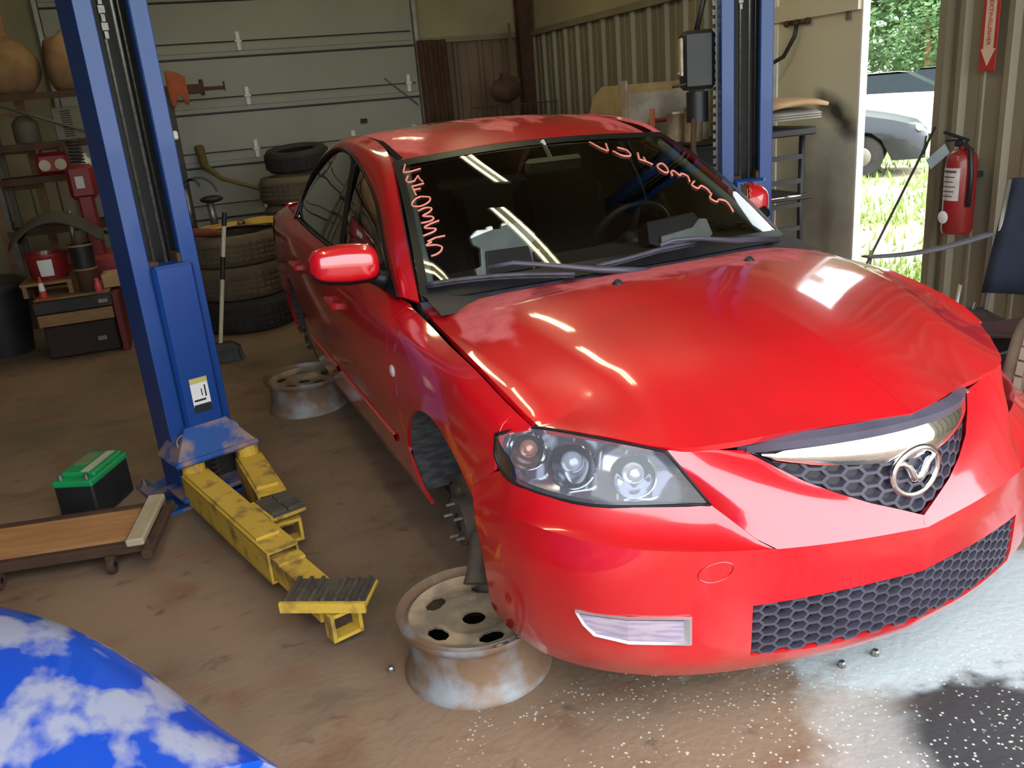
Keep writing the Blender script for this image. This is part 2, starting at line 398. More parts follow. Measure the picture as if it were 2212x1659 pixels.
# ================================================================== the red car (local axes: x = car's left, y = back from the nose, z = up)
def red_mat():
    m = bpy.data.materials.new('faded red paint'); m.use_nodes = True; nt = m.node_tree; N = nt.nodes; L = nt.links
    b = N['Principled BSDF']; b.inputs['Roughness'].default_value = .34
    b.inputs['Coat Weight'].default_value = 1.; b.inputs['Coat Roughness'].default_value = .075; b.inputs['Coat IOR'].default_value = 1.7
    tc = N.new('ShaderNodeTexCoord'); P = tc.outputs['Object']
    def noise(scale, detail=6, st=None, dist=0.):
        n = N.new('ShaderNodeTexNoise'); n.inputs['Scale'].default_value = scale; n.inputs['Detail'].default_value = detail; n.inputs['Distortion'].default_value = dist
        if st:
            mp = N.new('ShaderNodeMapping'); mp.inputs['Scale'].default_value = st; L.new(P, mp.inputs[0]); L.new(mp.outputs[0], n.inputs['Vector'])
        else: L.new(P, n.inputs['Vector'])
        return n.outputs['Fac']
    def rng(x, a, c, lo=0., hi=1.):
        r = N.new('ShaderNodeMapRange'); r.interpolation_type = 'SMOOTHSTEP'
        for i, q in ((1, a), (2, c), (3, lo), (4, hi)): r.inputs[i].default_value = q
        L.new(x, r.inputs[0]); return r.outputs[0]
    def mth(op, a, c):
        n = N.new('ShaderNodeMath'); n.operation = op
        for i, q in enumerate((a, c)):
            if isinstance(q, (int, float)): n.inputs[i].default_value = q
            else: L.new(q, n.inputs[i])
        return n.outputs[0]
    nz = noise(5.5, 8, (1.6, .9, 1), .3); mask = None
    # clear coat peeled to pink primer: bonnet by the windscreen, roof
    for (y, x, z, sy, sx, sz, rot) in ((-.60, 1.12, .95, .16, .22, .2, -.3), (-.17, 1.06, .98, .2, .11, .2, 0), (.26, 1.05, .98, .34, .12, .2, 0), (.5, 1.22, .96, .26, .1, .2, .3), (-.5, 2.55, 1.45, .12, .4, .2, 0), (.1, 2.75, 1.46, .26, .36, .2, 0), (-.05, 2.35, 1.46, .1, .12, .2, 0), (.5, 2.5, 1.44, .14, .5, .2, 0)):
        mp = N.new('ShaderNodeMapping'); mp.vector_type = 'TEXTURE'; mp.inputs['Location'].default_value = (y, x, z); mp.inputs['Rotation'].default_value = (0, 0, rot); mp.inputs['Scale'].default_value = (sy, sx, sz)
        L.new(P, mp.inputs[0]); ln = N.new('ShaderNodeVectorMath'); ln.operation = 'LENGTH'; L.new(mp.outputs[0], ln.inputs[0])
        d = mth('ADD', ln.outputs['Value'], mth('MULTIPLY', mth('SUBTRACT', nz, .5), 2.9))
        k = rng(d, 1.15, .62)
        mask = k if mask is None else mth('MAXIMUM', mask, k)
    mask = mth('MULTIPLY', mask, rng(noise(30, 4), .2, .55, .55, 1.))
    n = N.new('ShaderNodeMix'); n.data_type = 'RGBA'; n.inputs['A'].default_value = srgb(196, 6, 24); n.inputs['B'].default_value = srgb(182, 6, 22); L.new(rng(noise(2.), .4, .6), n.inputs['Factor'])
    n2 = N.new('ShaderNodeMix'); n2.data_type = 'RGBA'; L.new(n.outputs['Result'], n2.inputs['A']); n2.inputs['B'].default_value = srgb(206, 110, 118); L.new(mth('MULTIPLY', mask, .62), n2.inputs['Factor'])
    # dust low on the sides
    sx = N.new('ShaderNodeSeparateXYZ'); L.new(P, sx.inputs[0])
    n3 = N.new('ShaderNodeMix'); n3.data_type = 'RGBA'; L.new(n2.outputs['Result'], n3.inputs['A']); n3.inputs['B'].default_value = srgb(150, 100, 84)
    L.new(mth('MULTIPLY', rng(sx.outputs['Z'], .42, .2), rng(noise(9.), .3, .7, .05, .35)), n3.inputs['Factor'])
    L.new(n3.outputs['Result'], b.inputs['Base Color'])
    L.new(mth('SUBTRACT', 1., mth('MULTIPLY', mask, .9)), b.inputs['Coat Weight'])
    L.new(rng(mask, 0, 1, .34, .6), b.inputs['Roughness'])
    return m
M_RED = red_mat()
M_TRIM = mat('black gloss trim', srgb(20, 19, 21), .45, col2=srgb(30, 28, 31), spec=.25)
M_COWL = mat('faded cowl plastic', srgb(52, 46, 54), .5, col2=srgb(82, 76, 90), scale=9, stretch=(1, 6, 1))
M_GRILLE = mat('grille plastic', srgb(72, 68, 80), .4, col2=srgb(56, 52, 60), scale=12)
M_HOLE = mat('shadowed cavity', srgb(16, 14, 15), .8, col2=srgb(24, 20, 20))  # near-black colour stands in for the shade inside cavities
M_GLASS = glass_mat('windscreen glass', (.80, .84, .82, 1), 0., 1.5)
M_SGLASS = glass_mat('side glass', (.40, .45, .42, 1), 0., 1.5)
M_LENS = glass_mat('headlight lens', (.86, .86, .88, 1), .06, 1.55, haze=.1, hazecol=(.6, .6, .66, 1))
M_CABIN = mat('grey cabin trim', srgb(168, 178, 176), .7, col2=srgb(146, 156, 154))
M_SEAT = mat('charcoal cloth', srgb(44, 46, 50), .95, col2=srgb(56, 56, 60), scale=30)
M_DASH = mat('dashboard vinyl', srgb(50, 44, 44), .65, col2=srgb(62, 54, 52), scale=14)
CAR = thing('car', 'red sedan without tyres standing on steel rims, facing the camera', 'car', (1.4408, 1.3439, 0), .0443)
CCEN = Vector((0, 2.1, .45))
def V(x, y, z): return (y, x, z)
def panel(name, G, m=M_RED, parent=CAR, fl=.014, sharp=38, hole=None, cen=CCEN, smooth=True):
    """sheet from a grid of points, its rim folded inwards so that gaps show; hole(i, j) leaves cells out"""
    n, k = len(G), len(G[0]); P = [[Vector(p) for p in r] for r in G]
    Nn = [[None]*k for _ in range(n)]; s = 0
    for i in range(n):
        for j in range(k):
            a = P[min(i+1, n-1)][j]-P[max(i-1, 0)][j]; c = P[i][min(j+1, k-1)]-P[i][max(j-1, 0)]
            q = a.cross(c)
            if q.length < 1e-10: q = Vector((0, 0, 0))
            else: q.normalize()
            Nn[i][j] = q; s += q.dot(P[i][j]-cen)
    sg = 1 if s > 0 else -1
    mb = MB(); vs = [p for r in P for p in r]; fs = []; live = {}
    for i in range(n-1):
        for j in range(k-1):
            if hole and hole(i, j): continue
            q = (i*k+j, (i+1)*k+j, (i+1)*k+j+1, i*k+j+1)
            if sg < 0: q = q[::-1]
            fs.append(q)
            for a, c in zip(q, q[1:]+q[:1]): live[a, c] = live.get((a, c), 0)+1
    rim = {}
    for (a, c) in list(live):
        if (c, a) in live: continue
        for t in (a, c):
            if t not in rim:
                i, j = divmod(t, k); rim[t] = len(vs); vs.append(P[i][j]-Nn[i][j]*sg*fl)
        fs.append((c, a, rim[a], rim[c]))
    mb.add(vs, fs)
    return mb.build(name, m, parent, sharp)

XS = [.45, .60, .80, 1.0, 1.2, 1.4, 1.7, 2.3, 2.9, 3.4, 3.8, 4.2, 4.5]
ZT = [.775, .83, .875, .897, .912, .928, .947, .968, .988, 1.008, 1.03, 1.035, 1.02]
YT = [.735, .768, .780, .782, .772, .768, .787, .797, .797, .787, .765, .73, .66]
WD = [.80, .845, .868, .874, .875, .876, .8775, .8775, .8775, .875, .868, .85, .79]
VL = [0, .12, .25, .45, .62, .75, .86, .94, 1]
DR = [.075, .04, .02, .004, 0., .004, .014, .034]
ZB = .22
ROWS = [tuple([w-d for d in DR]+[yt]) for w, yt in zip(WD, YT)]
def ztop(x): return cr([(z,) for z in ZT], itp(x, XS, range(len(XS)))/(len(XS)-1))[0]
def side_y(x, z):
    v = (z-ZB)/(ztop(x)-ZB); row = cr(ROWS, itp(x, XS, range(len(XS)))/(len(XS)-1))
    return cr([(a,) for a in row], itp(v, VL, range(len(VL)))/(len(VL)-1))[0]
def side_grid(cols, sgn, nv=26):
    return [[V(x, sgn*side_y(x, z0+(z1-z0)*j/(nv-1)), z0+(z1-z0)*j/(nv-1)) for j in range(nv)] for x, z0, z1 in cols]
AF, AR, RR = 1.005, 3.60, .362
def archz(x, cx, r=RR): return .33+math.sqrt(max(r*r-(x-cx)**2, 0))
def cosx(a, b, n): return [a+(b-a)*(1-math.cos(PI*i/(n-1)))/2 for i in range(n)]
for sgn in (-1, 1):
    # front wing
    cols = [(x, itp(x, (.51, .58), (.79, .765)), ztop(x)-.004) for x in np.linspace(.515, .578, 5)]
    cols += [(x, itp(x, (.58, .70), (.672, .585)), ztop(x)-.004) for x in np.linspace(.58, .70, 8)]
    cols += [(x, max(archz(x, AF), .3), ztop(x)-.004) for x in cosx(.701, 1.344, 40)]
    cols += [(x, .3, ztop(x)-.004) for x in (1.345, 1.38, 1.41, 1.44)]
    panel('front_wing', side_grid(cols, sgn))
    # doors
    panel('front_door', side_grid([(x, .31, ztop(x)) for x in np.linspace(1.447, 2.43, 30)], sgn))
    cols = [(x, .31, ztop(x)) for x in np.linspace(2.436, 3.20, 22)]+[(x, max(archz(x, AR), .31), ztop(x)) for x in np.linspace(3.21, 3.40, 16)]
    panel('rear_door', side_grid(cols, sgn))
    cols = [(x, max(archz(x, AR), .3), ztop(x)) for x in cosx(3.405, 3.965, 30)]+[(x, .28, ztop(x)) for x in np.linspace(3.966, 4.3, 12)]
    panel('rear_wing', side_grid(cols, sgn))
    panel('sill', side_grid([(x, .235, .305) for x in np.linspace(1.35, 3.24, 24)], sgn, 6))
    # folded arch lips and liners
    for cx, nm in ((AF, 'arch_liner'), (AR, 'arch_liner')):
        G = []
        for i in range(25):
            a = -.12+(PI+.24)*i/24; x = cx-math.cos(a)*RR*1.0; z = .33+math.sin(a)*RR
            yo = side_y(x, max(z, .30))-.012; G.append([V(x, sgn*y, z) for y in (yo, yo-.06, .62, .5)])
        b = MB(); b.grid(G); b.grid([[V(G[i][3][1], sgn*.5, G[i][3][2]), V(cx, sgn*.5, .33)] for i in range(25)])
        b.build(nm, mat('arch liner', srgb(56, 54, 54), .8, col2=srgb(104, 104, 106), scale=18, stretch=(1, 1, 3)), CAR, 50)
    # door handles
    for x, z in ((2.27, .80), (3.2, .825)):
        b = MB(); b.bbox((sgn*(side_y(x, z)+.022), x, z), (.022, .19, .034), .01); b.box((sgn*side_y(x, z), x-.075, z), (.04, .03, .022)); b.box((sgn*side_y(x, z), x+.075, z), (.04, .03, .022))
        b.build('door_handle', M_RED, CAR, 30)
    # side repeater and rubbing strip
    b = MB(); b.ball((sgn*side_y(1.39, .73), 1.39, .73), .026, 12, 8, (.35, 1, .8)); b.build('side_repeater', mat('clear repeater', srgb(200, 190, 188), .25, col2=srgb(160, 140, 140)), CAR, 60)
    for x0, x1 in ((1.5, 2.38), (2.48, 3.14)):
        b = MB(); b.grid([[V(x, sgn*(side_y(x, z)+d), z) for z, d in ((.435, .0), (.438, .009), (.462, .009), (.465, .0))] for x in np.linspace(x0, x1, 10)]); b.build('rubbing_strip', M_RED, CAR, 40)

# ---- bonnet
HE = [(1.385, .742, .922), (1.21, .763, .912), (.9, .775, .893), (.66, .766, .848), (.55, .752, .813), (.506, .738, .792)]
HF = [(.506, .738, .792), (.40, .655, .788), (.262, .53, .774), (.215, .40, .772), (.17, .28, .785), (.10, .12, .80), (.066, 0, .803)]
HR = [(1.385, .742, .922), (1.255, .56, .957), (1.195, .34, .972), (1.14, .14, .983), (1.13, 0, .985)]
def by_y(P, y):
    ys = [p[1] for p in P][::-1]; t = 1-itp(abs(y), ys, range(len(ys)))/(len(ys)-1)
    return cr(P, t)
def crease_y(x): return itp(x, (.16, .315, .53, .89, 1.2), (.375, .475, .54, .61, .65))
def bonnet(fy, s):
    """fy -1..1 across, s 0 front .. 1 rear"""
    e = cr(HE, 1-s); a = abs(fy)
    f = by_y(HF, a*.738); r = by_y(HR, a*.742)
    x = f[0]+(r[0]-f[0])*s; zc = f[2]+(r[2]-f[2])*(1-(1-s)**2.2)
    w = a**8; xe = [q[0] for q in HE][::-1]; ye = itp(x, xe, [q[1] for q in HE][::-1]); ze = itp(x, xe, [q[2] for q in HE][::-1])
    y = a*.738+a*a*(ye-.738); z = zc*(1-w)+(ze+.002)*w
    # raised middle between the two creases
    yc = crease_y(x); h = .018*sm((s)/.32)*sm((1.06-s)/.3)
    z += h*(1 if y < yc else max(0., 1-(y-yc)/.13))
    return V(x, math.copysign(y, fy), z)
NYH = 140
panel('bonnet', [[bonnet(-1+2*i/NYH, j/56) for j in range(57)] for i in range(NYH+1)], fl=.02)
for sy in (-.235, .255):
    b = MB(); b.lathe([(.0, .022), (.008, .02), (.016, .01), (.02, 0)], (sy, .985, .983), 'Z', 10); b.build('washer_jet', M_BLACK, CAR, 40)

# ---- front bumper
ZI = [
 [(.075, 0, .20), (.10, .2, .20), (.15, .41, .20), (.215, .57, .20), (.31, .70, .20), (.42, .785, .20), (.50, .82, .205), (.58, .84, .21), (.645, .85, .22)],
 [(.02, 0, .272), (.045, .21, .272), (.10, .42, .275), (.175, .59, .275), (.275, .725, .275), (.39, .805, .275), (.48, .84, .275), (.56, .856, .275), (.632, .866, .28)],
 [(.005, 0, .425), (.035, .21, .425), (.09, .42, .42), (.165, .595, .415), (.262, .735, .415), (.38, .815, .415), (.475, .85, .415), (.56, .866, .415), (.642, .872, .415)],
 [(.0, 0, .50), (.028, .21, .50), (.082, .41, .50), (.155, .585, .50), (.255, .73, .50), (.375, .815, .50), (.475, .85, .50), (.57, .866, .50), (.668, .873, .50)],
 [(.002, 0, .542), (.024, .2, .556), (.066, .385, .567), (.131, .548, .576), (.229, .681, .577), (.35, .783, .588), (.455, .830, .588), (.572, .852, .572), (.69, .866, .545)],
]
TOP = [(.014, 0, .567), (.075, .2, .602), (.15, .375, .632), (.215, .52, .642), (.32, .675, .640), (.435, .775, .648), (.515, .812, .658), (.58, .828, .668), (.70, .864, .583)]
def top_of(a):
    if a <= 2.05: return cr(ZI[4], a/8)
    if a < 2.62:
        f = (a-2.05)/.57; c = cr(ZI[4], 2.05/8); return tuple(u*(1-f)+w*f for u, w in zip(c, (.19, .46, .641)))
    f = sm((a-2.62)/.5); c = cr(TOP, a/8)
    return tuple(u*(1-f)+w*f for u, w in zip(tuple(np.interp(a, (2.62, 3.12), (k0, k1)) for k0, k1 in zip((.19, .46, .641), cr(TOP, 3.12/8))), c))
def bump(s, t):
    a = abs(s); rows = [cr(R, a/8) for R in ZI]
    if t <= 4: p = cr(rows, t/4)
    else:
        q = top_of(a); f = t-4; p = tuple(u*(1-f)+w*f for u, w in zip(rows[4], q)); p = (p[0], p[1], rows[4][2]+(q[2]-rows[4][2])*f**1.7)
    return V(p[0], math.copysign(p[1], s), p[2])
sc_ = sorted(set([round(x, 3) for x in list(np.linspace(0, 2.0, 12))+list(np.linspace(2.0, 8, 40))])); scols = [-x for x in sc_[:0:-1]]+sc_
trow = [0, .25, .5, .75, 1.0, 1.25, 1.5, 1.75, 1.98, 2.2, 2.5, 2.8, 3.1, 3.4, 3.7, 3.85, 4.0, 4.25, 4.5, 4.75, 5.0]
def lhole(i, j): return abs((scols[i]+scols[i+1])/2) < 2.0 and 1.0 <= (trow[j]+trow[j+1])/2 < 1.98
BUMP = panel('front_bumper', [[bump(s, t) for t in trow] for s in scols], hole=lhole, fl=.03)
# the grille surround arms between headlight and grille
GC = (.215, .352, .742); HC = (.262, .53, .768); IC = (.19, .46, .641)
def arm(sgn):
    low = [top_of(2.62*i/12) for i in range(13)]; low[-1] = IC
    left = [IC, (.226, .496, .7045), HC]; up = [GC, (.235, .44, .757), HC]; gr = [low[0], (.014, 0, .567), (.055, .12, .612), (.125, .25, .672), GC]
    G = []
    for i in range(13):
        u = i/12; c0 = low[i]; c1 = cr([GC, up[1], HC], u) ; col = []
        for j in range(9):
            v = j/8; a = cr(gr, v); d = cr(left, v)
            p = [(1-v)*c0[k]+v*c1[k]+(1-u)*a[k]+u*d[k]-((1-u)*(1-v)*low[0][k]+u*(1-v)*IC[k]+(1-u)*v*GC[k]+u*v*HC[k]) for k in range(3)]
            bl = math.sin(PI*min(u*1.0, 1))*math.sin(PI*v)*.010
            col.append(V(p[0]-bl-.003*(1-v), sgn*p[1], p[2]))
        G.append(col)
    panel('grille_surround', G, fl=.02)
arm(-1); arm(1)
def near_bump(s, t, d):
    """point lifted d off the bumper"""
    p = Vector(bump(s, t)); a = Vector(bump(s+.02, t))-Vector(bump(s-.02, t)); c = Vector(bump(s, t+.02))-Vector(bump(s, t-.02))
    n = a.cross(c).normalized()
    if n.dot(p-CCEN) < 0: n = -n
    return p+n*d
# tow eye cover, indicator lamps
b = MB(); ring = [near_bump(-2.55+.2*math.cos(a), 3.25+.36*math.sin(a), .001) for a in np.linspace(0, 2*PI, 25)[:-1]]
b.tube(ring, .0022, 5, closed=True); b.build('tow_cover', M_RED, CAR, 0)
for sgn in (-1, 1):
    def fo(u, v, d): return near_bump(sgn*(2.72+u*1.62), 1.38+v*.52, d)
    out = [(0.02, .0), (.5, -.04), (.9, .02), (1.0, .35), (1.02, .95), (.5, 1.0), (0, 1.0)]
    out = [(u, 1-v if sgn else v) for u, v in [(0, 0), (.5, -.02), (1.0, -.02), (.93, .45), (.82, .8), (.5, .97), (.0, 1.0)]]
    b = MB(); n = len(out); c = (sum(p[0] for p in out)/n, sum(p[1] for p in out)/n)
    inn = [(c[0]+(u-c[0])*.88, c[1]+(v-c[1])*.76) for u, v in out]
    vs = [fo(*p, .002) for p in out]+[fo(*p, .010) for p in [(c[0]+(u-c[0])*.96, c[1]+(v-c[1])*.92) for u, v in out]]+[fo(*p, .006) for p in inn]
    b.add(vs, [(i, (i+1) % n, n+(i+1) % n, n+i) for i in range(n)]+[(n+i, n+(i+1) % n, 2*n+(i+1) % n, 2*n+i) for i in range(n)])
    b.build('indicator_frame', mat('satin silver', srgb(200, 200, 204), .25, .7, col2=srgb(170, 168, 170)), CAR, 30)
    b = MB(); b.add([fo(*p, .007) for p in inn], [tuple(range(n))]); b.build('indicator_lens', mat('ribbed indicator lens', srgb(176, 158, 168), .25, col2=srgb(120, 112, 150), scale=3, stretch=(5, 5, 40), lo=.45, hi=.6), CAR)
def hexmesh(name, inside, pt, w, m, thick=.0035, depth=.02, asp=.62):
    """honeycomb: walls along the edges of a hexagonal lattice, kept where inside(y, z)"""
    mb = MB(); hx = w; hz = w*asp; seen = set()
    r0, c0 = range(-40, 41), range(-40, 41)
    for i in c0:
        for j in r0:
            cx, cz = i*hx*.75*2/1.5, j*hz+(hz/2 if i % 2 else 0)
            cx = i*hx*.75
            if not inside(cx, cz, .0): continue
            P = [(cx+hx/2*a, cz+hz/2*c) for a, c in ((1, 0), (.5, 1), (-.5, 1), (-1, 0), (-.5, -1), (.5, -1))]
            for k in range(6):
                a, c = P[k], P[(k+1) % 6]; key = tuple(sorted(((round(a[0], 4), round(a[1], 4)), (round(c[0], 4), round(c[1], 4)))))
                if key in seen: continue
                seen.add(key)
                dx, dz = c[0]-a[0], c[1]-a[1]; l = math.hypot(dx, dz); nx, nz = -dz/l*thick, dx/l*thick
                vs = []
                for d in (0, depth):
                    for q, s in ((a, 1), (a, -1), (c, -1), (c, 1)): vs.append(pt(q[0]+s*nx*(1.3 if d else 1), q[1]+s*nz*(1.3 if d else 1), d))
                mb.add(vs, [(0, 1, 2, 3), (0, 3, 7, 4), (1, 5, 6, 2)])
    return mb.build(name, m, CAR)
# lower grille: honeycomb in the bumper opening
def low_pt(y, z, d):
    s = itp(abs(y), (0, .21, .42, .59), (0, 1, 2, 3)); t = itp(z, (.20, .273, .423, .5), (0, 1, 2, 3)); p = bump(math.copysign(s, y), t)
    return (y, p[1]+.003+d, z)
low_in = lambda y, z, m: abs(y) < .465 and .255 < z < .445
hexmesh('lower_grille', low_in, low_pt, .046, M_GRILLE, .0032, .022, .60)
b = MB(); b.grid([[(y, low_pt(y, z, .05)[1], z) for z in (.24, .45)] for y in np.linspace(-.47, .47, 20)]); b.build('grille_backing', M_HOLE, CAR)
# upper five-point grille
def gx(y, z): return .028+1.45*y*y+.16*(z-.567)
GT = lambda y: .79-.36*y*y if abs(y) < .5 else .7
GB = lambda y: .567+itp(abs(y), (0, .12, .25, .352), (0, .045, .105, .175))
def up_in(y, z, m): return abs(y) < .34 and GB(y)+.006 < z < GT(y)-.05*0 and z < .70+.0*abs(y)
hexmesh('upper_grille', up_in, lambda y, z, d: (y, gx(y, z)+d, z), .05, M_GRILLE, .0035, .016, .62)
b = MB(); b.grid([[(y, gx(y, z)+.016, z) for z in np.linspace(GB(y)-.01, GT(y), 6)] for y in np.linspace(-.36, .36, 25)]); b.build('grille_backing', mat('grille backing', srgb(40, 37, 44), .4, col2=srgb(52, 48, 58)), CAR, 40)
for sgn in (-1, 1):
    G = []
    for i in range(15):
        y = .0+.345*i/14; top = GT(y)-.018; lowz = itp(y, (.0, .075, .30, .345), (.70, .702, .712, .742))
        G.append([(sgn*y, gx(y, z)-.012+.010*abs(v*2-1)**2, z) for v in np.linspace(0, 1, 6) for z in [lowz+(top-lowz)*v]])
    panel('chrome_wing', G, M_CHROME, fl=.012)
b = MB(); b.grid([[(y, gx(y, GT(y))-.004-d, GT(y)+dz) for d, dz in ((0, -.018), (.008, -.016), (.010, .004), (-.02, .012))] for y in np.linspace(-.36, .36, 25)]); b.build('bonnet_seal', mat('grey seal strip', srgb(84, 80, 94), .35, col2=srgb(60, 56, 66)), CAR, 60)
# badge: chrome oval with winged bar
b = MB(); bz, bx = .668, gx(0, .668)-.002
b.tube([(.067*math.cos(a), bx+.005*math.cos(a)**2, bz+.058*math.sin(a)) for a in np.linspace(0, 2*PI, 41)[:-1]], .0085, 8, closed=True)
EMB = b.build('badge', M_CHROME, CAR, 0)
for sgn in (-1, 1):
    b = MB(); b.tube([(sgn*x, bx-.001, bz+z) for x, z in ((.0, -.022), (.011, -.014), (.019, .002), (.031, .020), (.048, .029), (.060, .028))], [.008, .011, .011, .009, .006, .004], 8); b.build('badge_wing', M_CHROME, EMB, 0)
b = MB(); b.add([(.06*math.cos(a), bx+.012, bz+.05*math.sin(a)) for a in np.linspace(0, 2*PI, 25)[:-1]], [tuple(range(24))]); b.build('badge_back', M_GRILLE, EMB)

# ---- headlight (only the one on the car's right is fitted)
HT = [(.58, .824, .768), (.52, .752, .790), (.40, .652, .784), (.262, .532, .766)]
HB = [(.58, .824, .768), (.578, .83, .715), (.545, .826, .668), (.50, .807, .657), (.435, .775, .650), (.34, .690, .641), (.24, .555, .643), (.192, .462, .643)]
HBs = [(.58, .824, .768), (.575, .83, .70), (.50, .806, .656), (.33, .685, .641), (.192, .462, .643)]
def lamp(u, v, d=0.):
    t = cr(HT, u); c = cr(HBs, u); p = [c[k]*(1-v)+t[k]*v for k in range(3)]
    bl = math.sin(PI*min(max(v, 0), 1))*math.sin(PI*u**.6)*.018
    n = Vector((-.80, .60, .15)).normalized()
    return V(p[0]+n[0]*(bl-d), -(p[1]+n[1]*(bl-d)), p[2]+n[2]*(bl-d))
b = MB(); b.grid([[lamp(u, v) for v in np.linspace(0, 1, 10)] for u in np.linspace(0, 1, 24)], True); LAMP = b.build('headlight', M_LENS, CAR, 0)
b = MB(); b.grid([[lamp(u, v, .085*math.sin(PI*min(max(v*.9+.05, 0), 1))**.5*min(1, 6*u, 8*(1-u)+.1)+.004) for v in np.linspace(0, 1, 10)] for u in np.linspace(0, 1, 24)], True)
b.build('lamp_housing', mat('grey lamp housing', srgb(176, 176, 184), .14, .85, col2=srgb(120, 118, 126), scale=3), LAMP, 0)
def bowl(u, v, r, name, m, depth, inner):
    c = Vector(lamp(u, v, .035)); ax = Vector((-.50, -.86, .12)).normalized(); M = ax.to_track_quat('Z', 'Y').to_matrix()
    mb = MB(); mb.lathe([(r*1.08, .0), (r, .004), (r*.92, -depth*.3), (r*.7, -depth*.7), (r*.3, -depth)], c, M=M, seg=28); o = mb.build(name, m, LAMP, 60)
    mb = MB(); mb.ball((0, 0, 0), r*.52, 16, 10); mb.v = [tuple(c+M @ Vector(p)-ax*depth*.55) for p in mb.v]; mb.build('bulb', inner, o, 0)
bowl(.42, .50, .046, 'turn_bowl', M_CHROME, .05, mat('amber bulb', srgb(190, 120, 90), .15, .3, col2=srgb(230, 200, 180), coat=1.))
bowl(.64, .47, .056, 'main_bowl', M_CHROME, .06, mat('projector lens', srgb(170, 180, 195), .05, .2, col2=srgb(220, 225, 230), coat=1.))
bowl(.84, .42, .052, 'high_bowl', M_CHROME, .05, mat('clear bulb', srgb(220, 225, 235), .1, .6, coat=1.))
b = MB(); e = [lamp(u, 0, -.001) for u in np.linspace(0, 1, 24)]+[lamp(1, v, -.001) for v in np.linspace(0, 1, 6)]+[lamp(u, 1, -.001) for u in np.linspace(1, 0, 24)]
b.tube(e, .004, 6, closed=True); b.build('lamp_seal', M_TRIM, LAMP, 0)
# empty bay of the missing headlight on the other side
b = MB(); G = [[Vector(lamp(u, v, .14)) for v in np.linspace(0, 1, 5)] for u in np.linspace(0, 1, 10)]
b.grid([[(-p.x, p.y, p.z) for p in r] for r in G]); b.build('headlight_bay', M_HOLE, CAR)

# ---- windscreen, roof, pillars, glass
WB = [(1.385, .748, .944), (1.29, .58, .965), (1.22, .34, .980), (1.175, .14, .988), (1.165, 0, .99)]
WT = [(2.055, .606, 1.357), (2.05, .46, 1.367), (2.055, .3, 1.376), (2.06, .12, 1.382), (2.06, 0, 1.383)]
def ws(u, v, d=0.):
    """windscreen: u -1..1 across, v 0 bottom .. 1 top; d = height off the glass"""
    a = 1-abs(u); p = cr(WB, a); q = cr(WT, a)
    x, y, z = [p[k]*(1-v)+q[k]*v for k in range(3)]
    bl = math.sin(PI*v)*.035+d
    return V(x-bl*.5, math.copysign(y, u), z+bl*.84)
b = MB(); b.grid([[ws(u, v) for v in np.linspace(0, 1, 24)] for u in np.linspace(-1, 1, 48)]); WSO = b.build('windscreen', M_GLASS, CAR, 0)
def band(name, path, wid, m, off, parent, n=None):
    mb = MB(); G = []
    for (u, v), (du, dv) in path:
        G.append([ws(u+du*wid*k, v+dv*wid*k, off) for k in (0, .33, .66, 1)])
    mb.grid(G); return mb.build(name, m, parent, 0)
pth = [((u, 0), (0, 1)) for u in np.linspace(-1, 1, 40)]; band('frit_band', pth, .07, M_TRIM, .002, WSO)
pth = [((u, 1), (0, -1)) for u in np.linspace(-1, 1, 40)]; band('frit_band', pth, .065, M_TRIM, .002, WSO)
for sg in (-1, 1): band('frit_band', [((sg*1, v), (-sg, 0)) for v in np.linspace(0, 1, 30)], .042, M_TRIM, .002, WSO)
# roof
def roof(u, s):
    x0 = cr(WT, 1-abs(u))[0]+.012; x = x0+(3.22-x0)*s
    zc = cr([(1.388,), (1.428,), (1.456,), (1.470,), (1.473,), (1.466,), (1.448,), (1.415,)], s)[0]
    return V(x, u*.553, zc-.030*abs(u)**2.4-.006*(1-s)*abs(u))
panel('roof', [[roof(u, s) for s in np.linspace(0, 1, 30)] for u in np.linspace(-1, 1, 40)], fl=.02)
CA = [(1.395, .752, .943), (1.72, .688, 1.153), (2.065, .612, 1.360), (2.35, .585, 1.425), (2.75, .572, 1.446), (3.1, .570, 1.422), (3.35, .585, 1.36), (3.65, .645, 1.19), (3.95, .705, 1.06)]
CB = [(1.53, .79, .94), (1.76, .752, 1.06), (2.06, .692, 1.222), (2.465, .657, 1.352), (2.86, .640, 1.392), (3.2, .648, 1.345), (3.45, .684, 1.245), (3.60, .72, 1.13), (3.60, .785, 1.014)]
